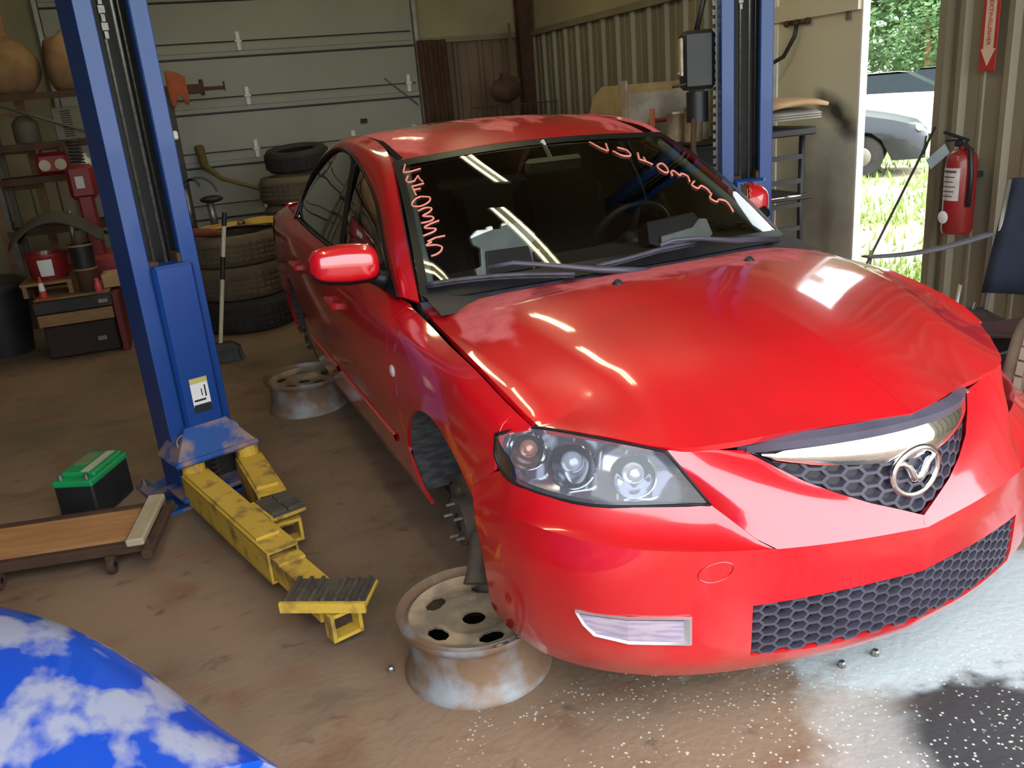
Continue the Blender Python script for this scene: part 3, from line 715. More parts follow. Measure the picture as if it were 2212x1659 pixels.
for sgn in (-1, 1):
    G = []
    for i in range(49):
        a, c = cr(CA, i/48), cr(CB, i/48); row = []
        for j in range(9):
            f = j/8; p = [a[k]*(1-f)+c[k]*f for k in range(3)]; bl = math.sin(PI*f)*.016
            row.append(V(p[0], sgn*(p[1]+bl*.75), p[2]+bl*.6))
        G.append(row)
    panel('cant_rail', G, fl=.016)
    b = MB(); G = [[V(x, sgn*y, z) for y, z in ((.556, 1.36+itp(x, (2.06, 2.35, 2.75, 3.2), (.0, .066, .086, .05))), (.572, 1.352+itp(x, (2.06, 2.35, 2.75, 3.2), (.0, .068, .088, .05))))] for x in np.linspace(2.06, 3.2, 16)]
    b.grid([[ (p[0][0], p[0][1], p[0][2]+.0), p[1]] for p in G]); b.build('roof_moulding', M_TRIM, CAR)
    # side glass and its black surround
    def sg_(i, f, d=0.):
        c = cr(CB, i); x = c[0]; zt_ = ztop(x)+.002; bel = (x, side_y(x, ztop(x)-.001)-.006, zt_)
        p = [bel[k]*(1-f)+c[k]*f for k in range(3)]; bl = math.sin(PI*f)*.012
        return V(p[0], sgn*(p[1]+bl-.012+d), p[2])
    b = MB(); b.grid([[sg_(i, f) for f in np.linspace(0, 1, 8)] for i in np.linspace(0, 1, 40)]); SG = b.build('side_glass', M_SGLASS, CAR, 0)
    b = MB(); b.tube([Vector(sg_(i, 1., .010)) for i in np.linspace(0, 1, 50)], .010, 6); b.build('window_seal', M_TRIM, SG, 0)
    b = MB(); b.tube([Vector(sg_(i, 0., .012)) for i in np.linspace(0, .97, 40)], .009, 6); b.build('window_seal', M_TRIM, SG, 0)
    b = MB(); b.grid([[V(x+dx, sgn*(itp(z, (.96, 1.2, 1.37), (.792, .715, .655))), z) for dx in (0, .09)] for x, z in [(2.39+.06*t, .965+t*.40) for t in np.linspace(0, 1, 8)]]); b.build('centre_pillar', M_TRIM, CAR, 0)
    b = MB(); b.grid([[V(x+dx, sgn*(itp(z, (.96, 1.2, 1.37), (.77, .69, .63))), z) for dx in (0, .07)] for x, z in [(2.42+.1*t, .965+t*.40) for t in np.linspace(0, 1, 8)]]); b.build('pillar_trim', M_CABIN, CAR, 0)
    # black corner triangle below the mirror
    b = MB(); b.add([V(1.50, sgn*.800, .945), V(1.80, sgn*.803, .952), V(1.72, sgn*.772, 1.045)], [(0, 1, 2)]); b.build('mirror_sail', M_TRIM, CAR)
# rear screen, deck and tail
b = MB(); b.grid([[V(3.235+.72*s, u*itp(s, (0, 1), (.555, .69)), itp(s, (0, .3, .6, 1), (1.41, 1.33, 1.215, 1.055))-.02*abs(u)**2) for s in np.linspace(0, 1, 10)] for u in np.linspace(-1, 1, 16)]); b.build('rear_screen', M_SGLASS, CAR, 0)
panel('boot_lid', [[V(3.96+.48*s, u*itp(s, (0, .5, 1), (.745, .72, .64)), 1.058-.012*s-.03*abs(u)**4) for s in np.linspace(0, 1, 8)] for u in np.linspace(-1, 1, 20)])
RP = [(4.49, 0), (4.48, .3), (4.45, .55), (4.38, .72), (4.305, .80)]
G = []
for i in range(33):
    u = -1+i/16; p = cr(RP, abs(u)); row = []
    for z, k in ((.28, .9), (.45, 1.), (.62, 1.), (.8, .99), (.95, .975), (1.035, .95)):
        yy = side_y(4.305, z) if abs(u) > .999 else p[1]*k*side_y(4.305, min(z, 1.0))/.80/(.98 if abs(u) < .999 else 1)
        row.append(V(p[0]-(1-k)*.4, math.copysign(yy, u), z))
    G.append(row)
panel('rear_panel', G)
for sgn in (-1, 1):
    b = MB(); b.grid([[V(x, sgn*(side_y(min(x, 4.3), z)+.004-max(0, x-4.3)*.9), z) for z in np.linspace(.82, .97, 5)] for x in np.linspace(4.12, 4.36, 8)]); b.build('tail_lamp', mat('tail lamp', srgb(120, 14, 16), .2, col2=srgb(90, 10, 12), coat=1.), CAR, 0)
# ---- cowl, wipers, mirrors
b = MB(); b.grid([[V(cr(HR, 1-abs(u))[0]*(1-f)+(cr(WB, 1-abs(u))[0]+.02)*f-.012, math.copysign(cr(HR, 1-abs(u))[1]*(1-f)+cr(WB, 1-abs(u))[1]*f, u), cr(HR, 1-abs(u))[2]*(1-f)+cr(WB, 1-abs(u))[2]*f-.022+.012*f) for f in np.linspace(-.3, 1.2, 6)] for u in np.linspace(-1, 1, 40)]); b.build('cowl', M_COWL, CAR, 0)
def wiper(uv, arm_uv, name):
    mb = MB(); mb.tube([ws(u, v, .022) for u, v in uv], .008, 6); mb.tube([ws(u, v, .010) for u, v in uv], .005, 6); W = mb.build('wiper_blade', M_COWL, CAR, 0)
    mb = MB(); P = [ws(u, v, h) for u, v, h in arm_uv]; mb.tube(P, [.014, .012, .009, .008, .008][:len(P)], 6); mb.build('wiper_arm', mat('wiper arm', srgb(74, 70, 82), .4, col2=srgb(56, 52, 60)), CAR, 0)
wiper(crs([(-.97, .062), (-.8, .057), (-.65, .04), (-.43, -.010)], 14), [(-.1, -.05, .02), (-.34, -.015, .03), (-.52, .03, .045), (-.62, .075, .04), (-.70, .085, .03)], 'a')
wiper(crs([(-.335, .013), (-.1, .03), (.1, .045), (.34, .05)], 14), [(.80, -.01, .02), (.54, .013, .03), (.34, .044, .045), (.2, .06, .04), (.1, .055, .03)], 'b')
for sgn in (-1, 1):
    # mirror shell: a rounded housing, mirror pane to the rear
    G = []; c = Vector((sgn*.93, 1.66, 1.065)); fold = 0. if sgn < 0 else -1.05; piv = Vector((sgn*.80, 1.66, 0))
    def fd(x, y, z):
        p = Matrix.Rotation(-fold, 3, 'Z') @ (Vector((x, y, z))-piv); return tuple(p+piv)
    for i in range(25):
        a = i/24; y = -.118+.236*a; e = min(1., (1-abs(2*a-1)**5)+.02)**.5
        hh = itp(a, (0, .5, 1), (.058, .070, .066))*(.30+.70*e); dd = itp(a, (0, 1), (.055, .075))*(.25+.75*e)
        row = []
        for j in range(33):
            t = 2*PI*j/32; cx_, sz_ = math.cos(t), math.sin(t)
            ex = math.copysign(abs(cx_)**.8, cx_); ez = math.copysign(abs(sz_)**.62, sz_)
            row.append((c.x-sgn*y, c.y-(ex*dd if ex > 0 else ex*.02), c.z+ez*hh-.012*a))
        G.append(row)
    b = MB(); b.grid(G); b.add(G[0], [tuple(range(32))]); b.add(G[-1], [tuple(range(32))]); b.xf(fd); MI = b.build('door_mirror', M_RED, CAR, 55)
    b = MB(); b.grid([[(p[0], p[1]-(.002 if p[1] < c.y else -.002), p[2]) for p in (r[21], r[23], r[25], r[27], r[29])] for r in G]); b.xf(lambda x, y, z: (x, y, z-.004)); b.xf(fd); b.build('mirror_base', M_TRIM, MI, 0)
    b = MB(); b.tube([(sgn*.86, 1.66, 1.02), (sgn*.81, 1.66, .99), (sgn*.785, 1.66, .98)], [.028, .03, .04], 8); b.build('mirror_stalk', M_TRIM, MI, 0)
    b = MB(); b.bbox((sgn*.93, 1.682, 1.065), (.2, .004, .1), .002); b.xf(fd); b.build('mirror_pane', M_CHROME, MI)
# ---- cabin
b = MB(); b.grid([[V(x, y, z-.03*abs(y)) for x, z in ((1.2, .955), (1.35, .985), (1.55, .99), (1.7, .975), (1.78, .93), (1.80, .70), (1.6, .5))] for y in np.linspace(-.74, .74, 24)]); b.build('dashboard', M_DASH, CAR, 40)
b = MB(); ctr = Vector((.36, 1.93, .93)); Mx = Matrix.Rotation(math.radians(-62), 3, 'X')
b.tube([ctr+Mx @ Vector((.185*math.cos(a), .185*math.sin(a), 0)) for a in np.linspace(0, 2*PI, 33)[:-1]], .015, 8, closed=True); SWH = b.build('steering_wheel', M_BLACK, CAR, 0)
b = MB(); b.ball(ctr-Mx @ Vector((0, 0, .02)), .06, 12, 8); [b.tube([ctr, ctr+Mx @ Vector((.18*math.cos(a), .18*math.sin(a), 0))], .014, 6) for a in (0.1, PI-.1, -PI/2)]; b.build('wheel_hub', M_BLACK, SWH, 0)
def seat(y, x):
    mb = MB(); mb.bbox((y, x+.25, .52), (.5, .52, .16), .06); o = mb.build('seat', M_SEAT, CAR, 40)
    mb = MB(); mb.bbox((y, x+.58, .84), (.48, .16, .66), .06, rx=math.radians(-14)); mb.build('seat_back', M_SEAT, o, 40)
    mb = MB(); mb.bbox((y, x+.70, 1.21), (.27, .1, .17), .04, rx=math.radians(-10)); mb.tube([(y-.06, x+.68, 1.1), (y-.06, x+.7, 1.2)], .007, 6); mb.tube([(y+.06, x+.68, 1.1), (y+.06, x+.7, 1.2)], .007, 6); mb.build('head_restraint', M_SEAT, o, 40)
seat(-.37, 2.0); seat(.37, 2.0)
b = MB(); b.bbox((0, 3.25, .5), (1.3, .5, .16), .05); b.bbox((0, 3.55, .82), (1.3, .15, .6), .05, rx=math.radians(-20)); b.build('rear_bench', M_SEAT, CAR, 40)
b = MB(); b.bbox((.02, 1.93, 1.285), (.25, .03, .065), .014, rx=.2); b.tube([(.02, 1.95, 1.31), (.02, 2.02, 1.375)], .01, 6); b.build('rear_view_mirror', M_CABIN, CAR, 40)
b = MB(); b.grid([[V(x, y, z-.03*abs(y/.55)**2) for x, z in ((2.07, 1.352), (2.35, 1.41), (2.75, 1.43), (3.2, 1.395))] for y in np.linspace(-.57, .57, 12)]); b.build('headliner', M_CABIN, CAR, 0)
for sgn in (-1, 1):
    b = MB(); b.tube([V(1.44, sgn*.70, .96), V(1.75, sgn*.635, 1.15), V(2.07, sgn*.56, 1.345)], .022, 8); b.build('pillar_trim', M_CABIN, CAR, 0)
    b = MB(); b.grid([[V(x, sgn*.765, z) for z in (.3, .6, .94)] for x in (1.5, 2.4, 3.5)]); b.build('door_card', M_SEAT, CAR)
# ---- underside, engine bay, suspension
b = MB(); b.box((0, 2.25, .27), (1.46, 3.6, .05)); b.box((0, 1.42, .6), (1.5, .04, .66)); b.box((0, 3.95, .65), (1.4, .04, .7)); b.build('floor_pan', M_HOLE, CAR)  # dark pan and bulkheads, added to block light through the panel gaps
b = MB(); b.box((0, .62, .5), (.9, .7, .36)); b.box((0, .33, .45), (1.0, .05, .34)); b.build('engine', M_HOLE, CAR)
M_ROTOR = mat('dusty cast iron', srgb(96, 82, 70), .8, .3, col2=srgb(62, 52, 46), scale=16)
for x in (AF-.03, AR):
    for sgn in (-1, 1):
        b = MB(); b.lathe([(.03, .03), (.075, .03), (.078, -.01), (.14, -.012), (.14, -.036), (.07, -.036)], (sgn*.80, x, .345), M=Matrix(((0, 0, sgn), (0, 1, 0), (-sgn, 0, 0))), seg=28); R_ = b.build('brake_disc', M_ROTOR, CAR, 35)
        for k in range(5):
            a = 2*PI*k/5; b = MB(); b.cyl((sgn*.82, x+.057*math.cos(a), .345+.057*math.sin(a)), (sgn*(.856 if x < 2 else .835), x+.057*math.cos(a), .345+.057*math.sin(a)), .006, seg=8); b.build('wheel_stud', M_STEEL, R_)
        b = MB(); b.tube([(sgn*.74, x-.02, .62), (sgn*.745, x-.01, .42), (sgn*.76, x-.03, .25)], [.035, .05, .03], 8); b.tube([(sgn*.4, x+.05, .26), (sgn*.76, x-.03, .24)], .025, 8); b.bbox((sgn*.77, x+.10, .36), (.07, .09, .14), .02); b.build('suspension_arm', M_ROTOR, CAR, 40)
b = MB(); b.tube([(-.79, .90, .33), (-.83, .84, .245), (-.84, .82, .215)], [.03, .03, .042], 10); b.tube([(-.55, .95, .27), (-.83, .83, .235)], .022, 8); b.build('ball_joint', M_ROTOR, CAR, 40)
# ================================================================== lift, rims and floor things
M_BLUE = mat('lift blue paint', srgb(2, 58, 130), .42, col2=srgb(34, 76, 124), scale=5, lo=.5, hi=.75, stretch=(1, 1, .5), coat=.2)
M_BLUED = mat('dusty lift blue', srgb(16, 72, 142), .6, col2=srgb(150, 120, 104), scale=9, lo=.45, hi=.62, amount=.85)
M_YEL = mat('worn yellow paint', srgb(206, 168, 62), .6, col2=srgb(116, 88, 58), scale=11, lo=.52, hi=.68, amount=.9, bump=.15)
M_STREAK = mat('dark streaked steel', srgb(40, 38, 40), .5, .3, col2=srgb(58, 48, 44), scale=4, stretch=(1, 1, .2))  # dark grey brown, streaked along the height
M_CABLE = mat('steel cable', srgb(128, 126, 120), .45, .7, col2=srgb(84, 78, 70), scale=60)
M_PAD = mat('muddy pad rubber', srgb(84, 74, 60), .9, col2=srgb(50, 44, 40), scale=14, bump=.3)
def lift_post(name, label, loc, rz, side):
    P = thing(name, label, 'lift post', loc, rz); w, d, t = .27, .20, .012
    b = MB(); b.box((0, d/2, 1.7), (w, t, 3.4))
    for s in (-1, 1):
        b.box((s*(w/2-t/2), 0, 1.7), (t, d, 3.4)); b.box((s*(w/2-.034), -d/2, 1.7), (.068, t, 3.4)); b.box((s*(w/2-.066), -d/2+.02, 1.7), (t*.7, .04, 3.4))
    b.build('column', M_BLUE, P, bevel=.006)
    b = MB(); b.box((0, d/2-.012, 1.7), (w-.03, .006, 3.38)); b.build('channel_back', M_STREAK, P)  # darker sheet at the back of the channel
    b = MB(); b.box((0, .03, .008), (.46, .42, .016)); b.build('base_plate', M_BLUED, P)
    for x, y in ((-.2, -.14), (.2, -.14), (-.2, .2), (.2, .2)):
        b = MB(); b.cyl((x, y, .016), (x, y, .05), .014, seg=8); b.cyl((x, y, .016), (x, y, .03), .024, seg=6); b.build('anchor_bolt', M_STEEL, P)
    for x, y, r, z0 in ((-.025, -.04, .008, 1.0), (.02, -.05, .008, 1.0), (-.075, .02, .006, .3), (.07, .03, .006, 1.0)):
        b = MB(); b.tube([(x, y, z0), (x, y, 3.35)], r, 8); b.build('cable', M_CABLE, P, 0)
    b = MB()
    for k in range(40): b.box((-.025, -.055, 1.9+.03*k), (.024 if k % 2 else .014, .02, .026))
    b.build('chain', M_CABLE, P)
    # carriage riding low in the channel
    cz = .66
    b = MB(); b.bbox((.012, -.085, cz), (.165, .13, .74), .012); b.build('carriage', M_BLUE, P)
    b = MB(); b.box((.075, -.05, 1.035), (.05, .1, .06)); b.box((-.055, -.05, 1.03), (.05, .1, .03)); b.build('carriage_head', M_RUST, P)
    # flared bracket with its two pins
    b = MB(); top = [(-.085, -.06), (.10, -.06), (.10, -.152), (-.085, -.152)]; bot = [(-.17, -.03), (.17, -.03), (.17, -.25), (-.17, -.25)]
    b.add([(x, y, .345) for x, y in top]+[(x, y, .245) for x, y in bot], [(0, 1, 5, 4), (1, 2, 6, 5), (2, 3, 7, 6), (3, 0, 4, 7), (0, 3, 2, 1)])
    b.bbox((0, -.15, .232), (.37, .24, .026), .01); b.bbox((0, -.15, .072), (.36, .22, .02), .006); BR = b.build('arm_bracket', M_BLUED, P)
    b = MB(); b.box((0, -.09, .15), (.22, .08, .15)); b.build('bracket_web', M_STREAK, P)
    for x in (-.105, .105):
        b = MB(); b.cyl((x, -.20, .06), (x, -.20, .27), .017, seg=12); b.build('pivot_pin', M_STEEL, BR, 40)
        b = MB(); b.tube([(x+.03*math.cos(a), -.175+.012*math.sin(a), .295+.03*math.sin(a)) for a in np.linspace(0, 2*PI, 21)[:-1]], .0035, 6, closed=True); b.build('pull_ring', M_STEEL, BR, 0)
    b = MB(); b.tube([(.0, -.19, .09+.003*k+.0) if False else (.014*math.cos(k*.9), -.185+.014*math.sin(k*.9), .09+.0035*k) for k in range(40)], .0035, 5); b.build('lock_spring', M_RUST, BR, 0)
    # height lock rack on the outer edge
    b = MB()
    for k in range(24): b.box((side*(w/2+.012), .03, .9+.045*k), (.022, .03, .026))
    b.box((side*(w/2+.004), .03, 1.45), (.008, .04, 1.15)); b.build('lock_rack', M_CABLE, P)
    return P
def loc_of(P, x, y, z):
    c, s = math.cos(-P.rotation_euler[2]), math.sin(-P.rotation_euler[2]); dx, dy = x-P.location[0], y-P.location[1]
    return Vector((c*dx-s*dy, s*dx+c*dy, z))
def lift_arm(P, a, c, ext=.72, padrot=0., pw=(.20, .16)):
    """swing arm from pivot a to pad c (world x, y)"""
    A = loc_of(P, *a, 0); C_ = loc_of(P, *c, 0); d = (C_-A); L = d.length; ang = math.atan2(d.y, d.x)
    root = bpy.data.objects.new('swing_arm', None)
    M = Matrix.Rotation(ang, 3, 'Z')
    def T(mb): mb.v = [tuple(A+M @ Vector(p)) for p in mb.v]; return mb
    Lo = L*ext
    b = MB(); y = .052; z0, z1 = .055, .165
    for s in (-1, 1): b.box((Lo/2, s*y, (z0+z1)/2), (Lo, .009, z1-z0))
    b.box((Lo/2, 0, z1), (Lo, .113, .009)); b.box((Lo/2, 0, z0), (Lo, .113, .009)); b.box((Lo*.45, -.004, z1+.010), (Lo*.85, .085, .012))
    b.cyl((0, 0, .085), (0, 0, .225), .048, seg=18)
    o = T(b).build('swing_arm', M_YEL, P)
    b = MB(); b.box((L*.5+Lo*.3, 0, (z0+z1)/2-.004), (L-Lo*.6, .088, z1-z0-.03)); b.box((Lo+.05, 0, z1-.014), (.05, .094, .01)); T(b).build('arm_extension', M_YEL, o)
    b = MB(); b.box((L+.06, -.04, .08), (.05, .012, .09)); b.box((L+.06, .05, .08), (.05, .012, .09)); b.box((L+.06, .005, .04), (.05, .10, .012)); b.box((L+.06, .005, .12), (.05, .10, .012)); T(b).build('arm_end_stop', M_YEL, o)
    R2 = M @ Matrix.Rotation(padrot, 3, 'Z'); Cp = C_+Vector((0, 0, .15))
    def TP(mb): mb.v = [tuple(Cp+R2 @ Vector(p)) for p in mb.v]; return mb
    b = MB(); b.bbox((0, 0, 0), (pw[0], pw[1], .016), .004); b.box((0, -pw[1]/2, .0), (pw[0], .012, .034)); o2 = TP(b).build('lift_pad', M_YEL, o)
    b = MB()
    for k in range(7):
        for s in (-1, 1):
            if abs(k-3) < 2 and s > 0 and k % 2: continue
            b.box((-pw[0]/2+.02+k*(pw[0]-.04)/6, s*pw[1]*.24, .016), (.011, pw[1]*.42, .018))
    b.box((0, 0, .009), (pw[0]*.96, pw[1]*.96, .006)); TP(b).build('pad_tread', M_PAD, o2)
    b = MB(); b.cyl((0, 0, -.07), (0, 0, -.006), .022, seg=12); TP(b).build('pad_screw', M_STREAK, o2)
LP = lift_post('lift_post', 'tall blue two-post lift column with yellow swing arms, left of the red car', (-.195, 3.83, 0), .36, 1)
lift_arm(LP, (-.215, 3.60), (.165, 2.39), .72, .79, (.27, .145))
lift_arm(LP, (.01, 3.67), (.085, 3.10), .80, .19, (.18, .14))
# warning decal on the left carriage
dl = MB(); dl.box((.012, -.1515, .475), (.075, .002, .10)); DC = dl.build('warning_decal', M_WHITE, LP)
b = MB(); b.box((.012, -.153, .537), (.075, .002, .022)); b.build('decal_band', mat('decal yellow', srgb(206, 190, 110), .5), DC)
b = MB(); b.box((.034, -.1535, .487), (.006, .002, .05)); b.box((.018, -.1535, .483), (.004, .002, .03)); b.box((.006, -.1535, .45), (.05, .002, .008)); b.box((.012, -.1535, .415), (.072, .002, .034)); b.box((-.005, -.1545, .408), (.045, .002, .004)); b.box((-.005, -.1545, .42), (.045, .002, .004)); b.build('decal_print', M_BLACK, DC)
b = MB(); b.bbox((.165, .02, 1.52), (.06, .03, .035), .006); b.build('limit_switch', mat('aged white plastic', srgb(204, 196, 170), .5), LP)
RP_ = lift_post('lift_post', 'blue two-post lift column behind the red car, black pump unit on its side', (2.87, 4.13, 0), -.40, -1)
lift_arm(RP_, (2.80, 3.92), (2.45, 3.1), .8, .3)
# pump unit on the right post
b = MB(); b.bbox((-.235, .06, 1.66), (.17, .17, .30), .02); b.cyl((-.235, .06, 1.5), (-.235, .06, 1.34), .06, seg=16); PU = b.build('pump_unit', M_BLACK, RP_, 40)
b = MB(); b.bbox((-.33, -.0, 1.68), (.015, .09, .19), .004); b.box((-.345, 0, 1.60), (.006, .07, .01)); b.build('pump_label', mat('grubby label', srgb(196, 184, 160), .5, col2=srgb(120, 100, 80), scale=20), PU)
b = MB(); b.tube([(-.24, .05, 1.8), (-.2, .05, 1.95), (-.15, .06, 2.2), (-.145, .06, 2.6)], .014, 8); b.tube([(-.38, -.03, 1.535), (-.26, .0, 1.55)], .009, 6); b.build('pump_hose', M_BLACK, PU, 0)
b = MB(); b.tube([(-.26, .02, 1.36), (-.27, .0, 1.2), (-.22, -.03, 1.0), (-.2, -.02, .7)], .016, 8); b.build('pump_hose', M_RUST, PU, 0)

# ---- steel rims under the brake discs
M_RIM = mat('muddy steel rim', srgb(146, 146, 148), .6, .2, col2=srgb(128, 98, 72), scale=7, lo=.36, hi=.52, amount=.95, detail=8, bump=.25, bscale=40)
M_RIMD = mat('mud caked rim face', srgb(128, 112, 92), .8, col2=srgb(172, 148, 116), scale=8, lo=.42, hi=.58, amount=.95, bump=.4, bscale=30)
def rim(label, loc, rz):
    t = thing('steel_rim', label, 'wheel rim', loc, rz, group='steel rims under the red car')
    prof = [(.186, .176), (.200, .168), (.214, .176), (.221, .188), (.221, .178), (.212, .160), (.199, .152), (.192, .140), (.192, .050), (.198, .032), (.210, .024), (.217, .006), (.217, 0), (.205, .010), (.188, .030), (.182, .05), (.182, .15), (.186, .176)]
    b = MB(); b.lathe(prof, seg=48); b.build('barrel', M_RIM, t, 50)
    # face with hub bore, stud holes and vents
    rings = [.034, .060, .078, .090]+list(np.linspace(.098, .162, 17))+[.174, .186]; zz = [float(np.interp(r, (.034, .08, .1, .15, .174, .186), (.146, .152, .160, .160, .166, .175))) for r in rings]; ns = 160; vs = []; fs = []
    for r, z in zip(rings, zz):
        for k in range(ns): a = 2*PI*k/ns; vs.append((r*math.cos(a), r*math.sin(a), z))
    for i in range(len(rings)-1):
        for k in range(ns):
            a = (2*PI*(k+.5)/ns) % (2*PI/5)-PI/5; rm = (rings[i]+rings[i+1])/2
            if ((rm-.130)/.026)**2+(a*.130/.038)**2 < 1: continue
            fs.append((i*ns+k, i*ns+(k+1) % ns, (i+1)*ns+(k+1) % ns, (i+1)*ns+k))
    b = MB(); b.add(vs, fs); b.add([(x, y, z-.006) for x, y, z in vs], [f[::-1] for f in fs]); b.build('face', M_RIMD, t, 50)
    b = MB(); b.add([(.18*math.cos(a), .18*math.sin(a), .03) for a in np.linspace(0, 2*PI, 25)[:-1]], [tuple(range(24))]); b.build('inside', M_HOLE, t)
    return t
RIM1 = rim('muddy steel rim lying flat under the front bumper corner of the red car', (.53, 2.068, 0), .4)
rim('muddy steel rim lying flat under the rear wheel arch of the red car', (.385, 4.70, 0), .9)
for k, a in enumerate((-1.9, -1.55, -1.2)):
    b = MB(); b.tube([(.203*math.cos(a+d), .203*math.sin(a+d), .178) for d in (-.1, 0, .1)], .004, 5); b.build('balance_weight', M_STEEL, RIM1, 0)

# ---- battery
t = thing('car_battery', 'black car battery with green lid on the floor by the blue post', 'battery', (-.64, 3.86, 0), -.42)
b = MB(); b.bbox((0, 0, .085), (.17, .30, .165), .008); b.build('case', M_BLACK, t)
M_GREEN = mat('green plastic', srgb(24, 150, 84), .45, col2=srgb(40, 120, 74))
b = MB(); b.bbox((0, 0, .176), (.176, .306, .028), .006); b.bbox((0, .02, .196), (.15, .235, .022), .006); L_ = b.build('lid', M_GREEN, t)
b = MB(); b.box((.03, .02, .208), (.035, .22, .003)); b.build('label_strip', mat('pale label', srgb(190, 180, 164), .6), L_)
b = MB(); b.box((-.035, .05, .208), (.055, .12, .003)); b.build('label_panel', mat('olive label', srgb(120, 128, 88), .6), L_)
for x in (-.06, .055):
    b = MB(); b.cyl((x, -.125, .19), (x, -.125, .212), .010, .009, 12); b.build('terminal', M_STEEL, L_, 40)
# ---- creeper
t = thing('mechanic_creeper', 'low wooden creeper board on casters beside the battery', 'creeper', (-.80, 3.42, 0), -.175)
M_BOARD = mat('laminate board', srgb(176, 122, 80), .5, col2=srgb(206, 156, 106), scale=3, stretch=(1, 6, 6), lo=.45, hi=.6)
for k in range(3):
    b = MB(); b.box((-.09, -.09+.09*k, .098), (.88, .088, .014)); b.build('plank', M_BOARD, t)
for y in (-.165, .165):
    b = MB(); b.bbox((-.06, y, .085), (1.0, .035, .04), .004); b.build('side_rail', M_RUST, t)
b = MB(); b.bbox((.40, -.01, .118), (.065, .40, .03), .006); b.build('end_board', mat('pale board', srgb(190, 174, 146), .8, col2=srgb(150, 130, 104), scale=4), t)
b = MB(); b.bbox((.44, -.03, .075), (.04, .42, .035), .006); b.build('end_bar', M_RUST, t)
for x, y in ((.3, -.19), (.36, .16), (-.1, -.18), (-.4, -.18), (-.4, .16)):
    b = MB(); b.lathe([(.012, -.012), (.032, -.012), (.036, 0), (.032, .012), (.012, .012)], (x, y, .036), 'X', 16); b.box((x, y, .065), (.03, .03, .02)); b.build('caster', M_RUST, t, 40)

# ---- broom
t = thing('push_broom', 'broom with white handle and black bands standing before the tyre stack', 'broom', (.0, 5.98, 0), 0.)
b = MB(); p0, p1 = Vector((-.02, .02, .12)), Vector((.165, .07, .985))
def seg(a, c, r, nm, m): q = MB(); q.cyl(p0.lerp(p1, a), p0.lerp(p1, c), r, seg=12); q.build(nm, m, t, 40)
seg(0, .50, .014, 'handle', mat('white handle', srgb(214, 206, 184), .5)); seg(.50, .67, .0165, 'handle_band', M_BLACK); seg(.67, .90, .014, 'handle', MATS['white handle']); seg(.9, 1., .016, 'hand_grip', M_BLACK)
b = MB(); b.add([(-.07, -.02, .13), (.05, -.02, .13), (.05, .05, .13), (-.07, .05, .13), (-.13, -.04, .085), (.11, -.04, .085), (.11, .07, .085), (-.13, .07, .085)], [(3, 2, 1, 0), (0, 1, 5, 4), (1, 2, 6, 5), (2, 3, 7, 6), (3, 0, 4, 7), (4, 5, 6, 7)]); b.build('head', M_DARK, t)
b = MB(); rr = random.Random(3)
for k in range(260):
    x = -.12+.225*rr.random(); y = -.035+.1*rr.random(); b.add([(x-.004, y, .09), (x+.004, y, .09), (x*1.12+.004+rr.uniform(-.01, .01), y*1.1-.01, .003), (x*1.12-.004, y*1.1-.01, .003)], [(0, 1, 2, 3)])
b.build('bristles', mat('grey green bristle', srgb(70, 78, 76), .8, col2=srgb(92, 96, 90)), t)['kind'] = 'stuff'

# ---- tyres
def tyre_mesh(R, w, rr=None):
    rr = rr or R*.62; b = MB(); prof = []; h = w/2
    for i in range(15):
        a = -PI/2+PI*i/14
        prof.append((R-.035+.035*math.cos(a)*1.0 if abs(math.sin(a)) < .8 else R-.035+.035*math.cos(a), h*math.copysign(abs(math.sin(a))**.7, math.sin(a))))
    prof = [(rr, -h*.75), (rr+.02, -h*.95), (rr+(R-rr)*.55, -h*1.02)]+prof+[(rr+(R-rr)*.55, h*1.02), (rr+.02, h*.95), (rr, h*.75), (rr+.015, h*.5), (R*.9, 0), (rr+.015, -h*.5), (rr, -h*.75)]
    b.lathe(prof, seg=48)
    # circumferential grooves are cut as dark rings, tread bars stand proud
    for z in (-.5, -.17, .17, .5):
        n0 = 40
        for k in range(n0):
            a0, a1 = 2*PI*k/n0, 2*PI*(k+.86)/n0; zz = z*h; d = .1*h
            q = [(R-.012, zz-d), (R+.010, zz-d), (R+.010, zz+d), (R-.012, zz+d)]
            sk = .02*(1 if int((z+1)*3) % 2 else -1)
            vs = [(r*math.cos(a+sk*(zc-zz)/h*3), r*math.sin(a+sk*(zc-zz)/h*3), zc) for a in (a0, a1) for r, zc in q]
            b.add(vs, [(0, 1, 5, 4), (1, 2, 6, 5), (2, 3, 7, 6), (0, 3, 2, 1), (4, 5, 6, 7)])
    return b
def tyre(label, loc, R, w, m, group=None, rot=(0, 0, 0)):
    b = tyre_mesh(R, w); o = b.build('tyre', m, None, 35); o.location = loc; o.rotation_euler = rot
    return tag(o, label, 'tyre', group)
tyre('black bottom tyre of the stack behind the broom', (.24, 7.02, .129), .36, .25, M_RUBBERB, 'tyre stack behind the broom', (0, .0, .3))
tyre('dusty middle tyre of the stack behind the broom', (.225, 7.03, .384), .365, .245, M_RUBBER, 'tyre stack behind the broom', (0, 0, .9))
tyre('dusty top tyre of the stack behind the broom, under the yellow sheet', (.22, 7.05, .6255), .36, .225, M_RUBBER, 'tyre stack behind the broom', (0, 0, 1.7))
b = MB(); G = []
for i in range(21):
    a = -.5+(PI+.6)*i/20; G.append([(r*math.cos(a), r*math.sin(a), .735+.014*math.sin(3*a)-.02*(r/.36)**4+.012*math.sin(7*r+a)) for r in (.03, .12, .22, .30, .355)])
b.grid(G); o = b.build('yellow_sheet', mat('yellow sheet', srgb(190, 154, 62), .6, col2=srgb(150, 116, 50)), None, 60); o.location = (.3, 7.02, .058)
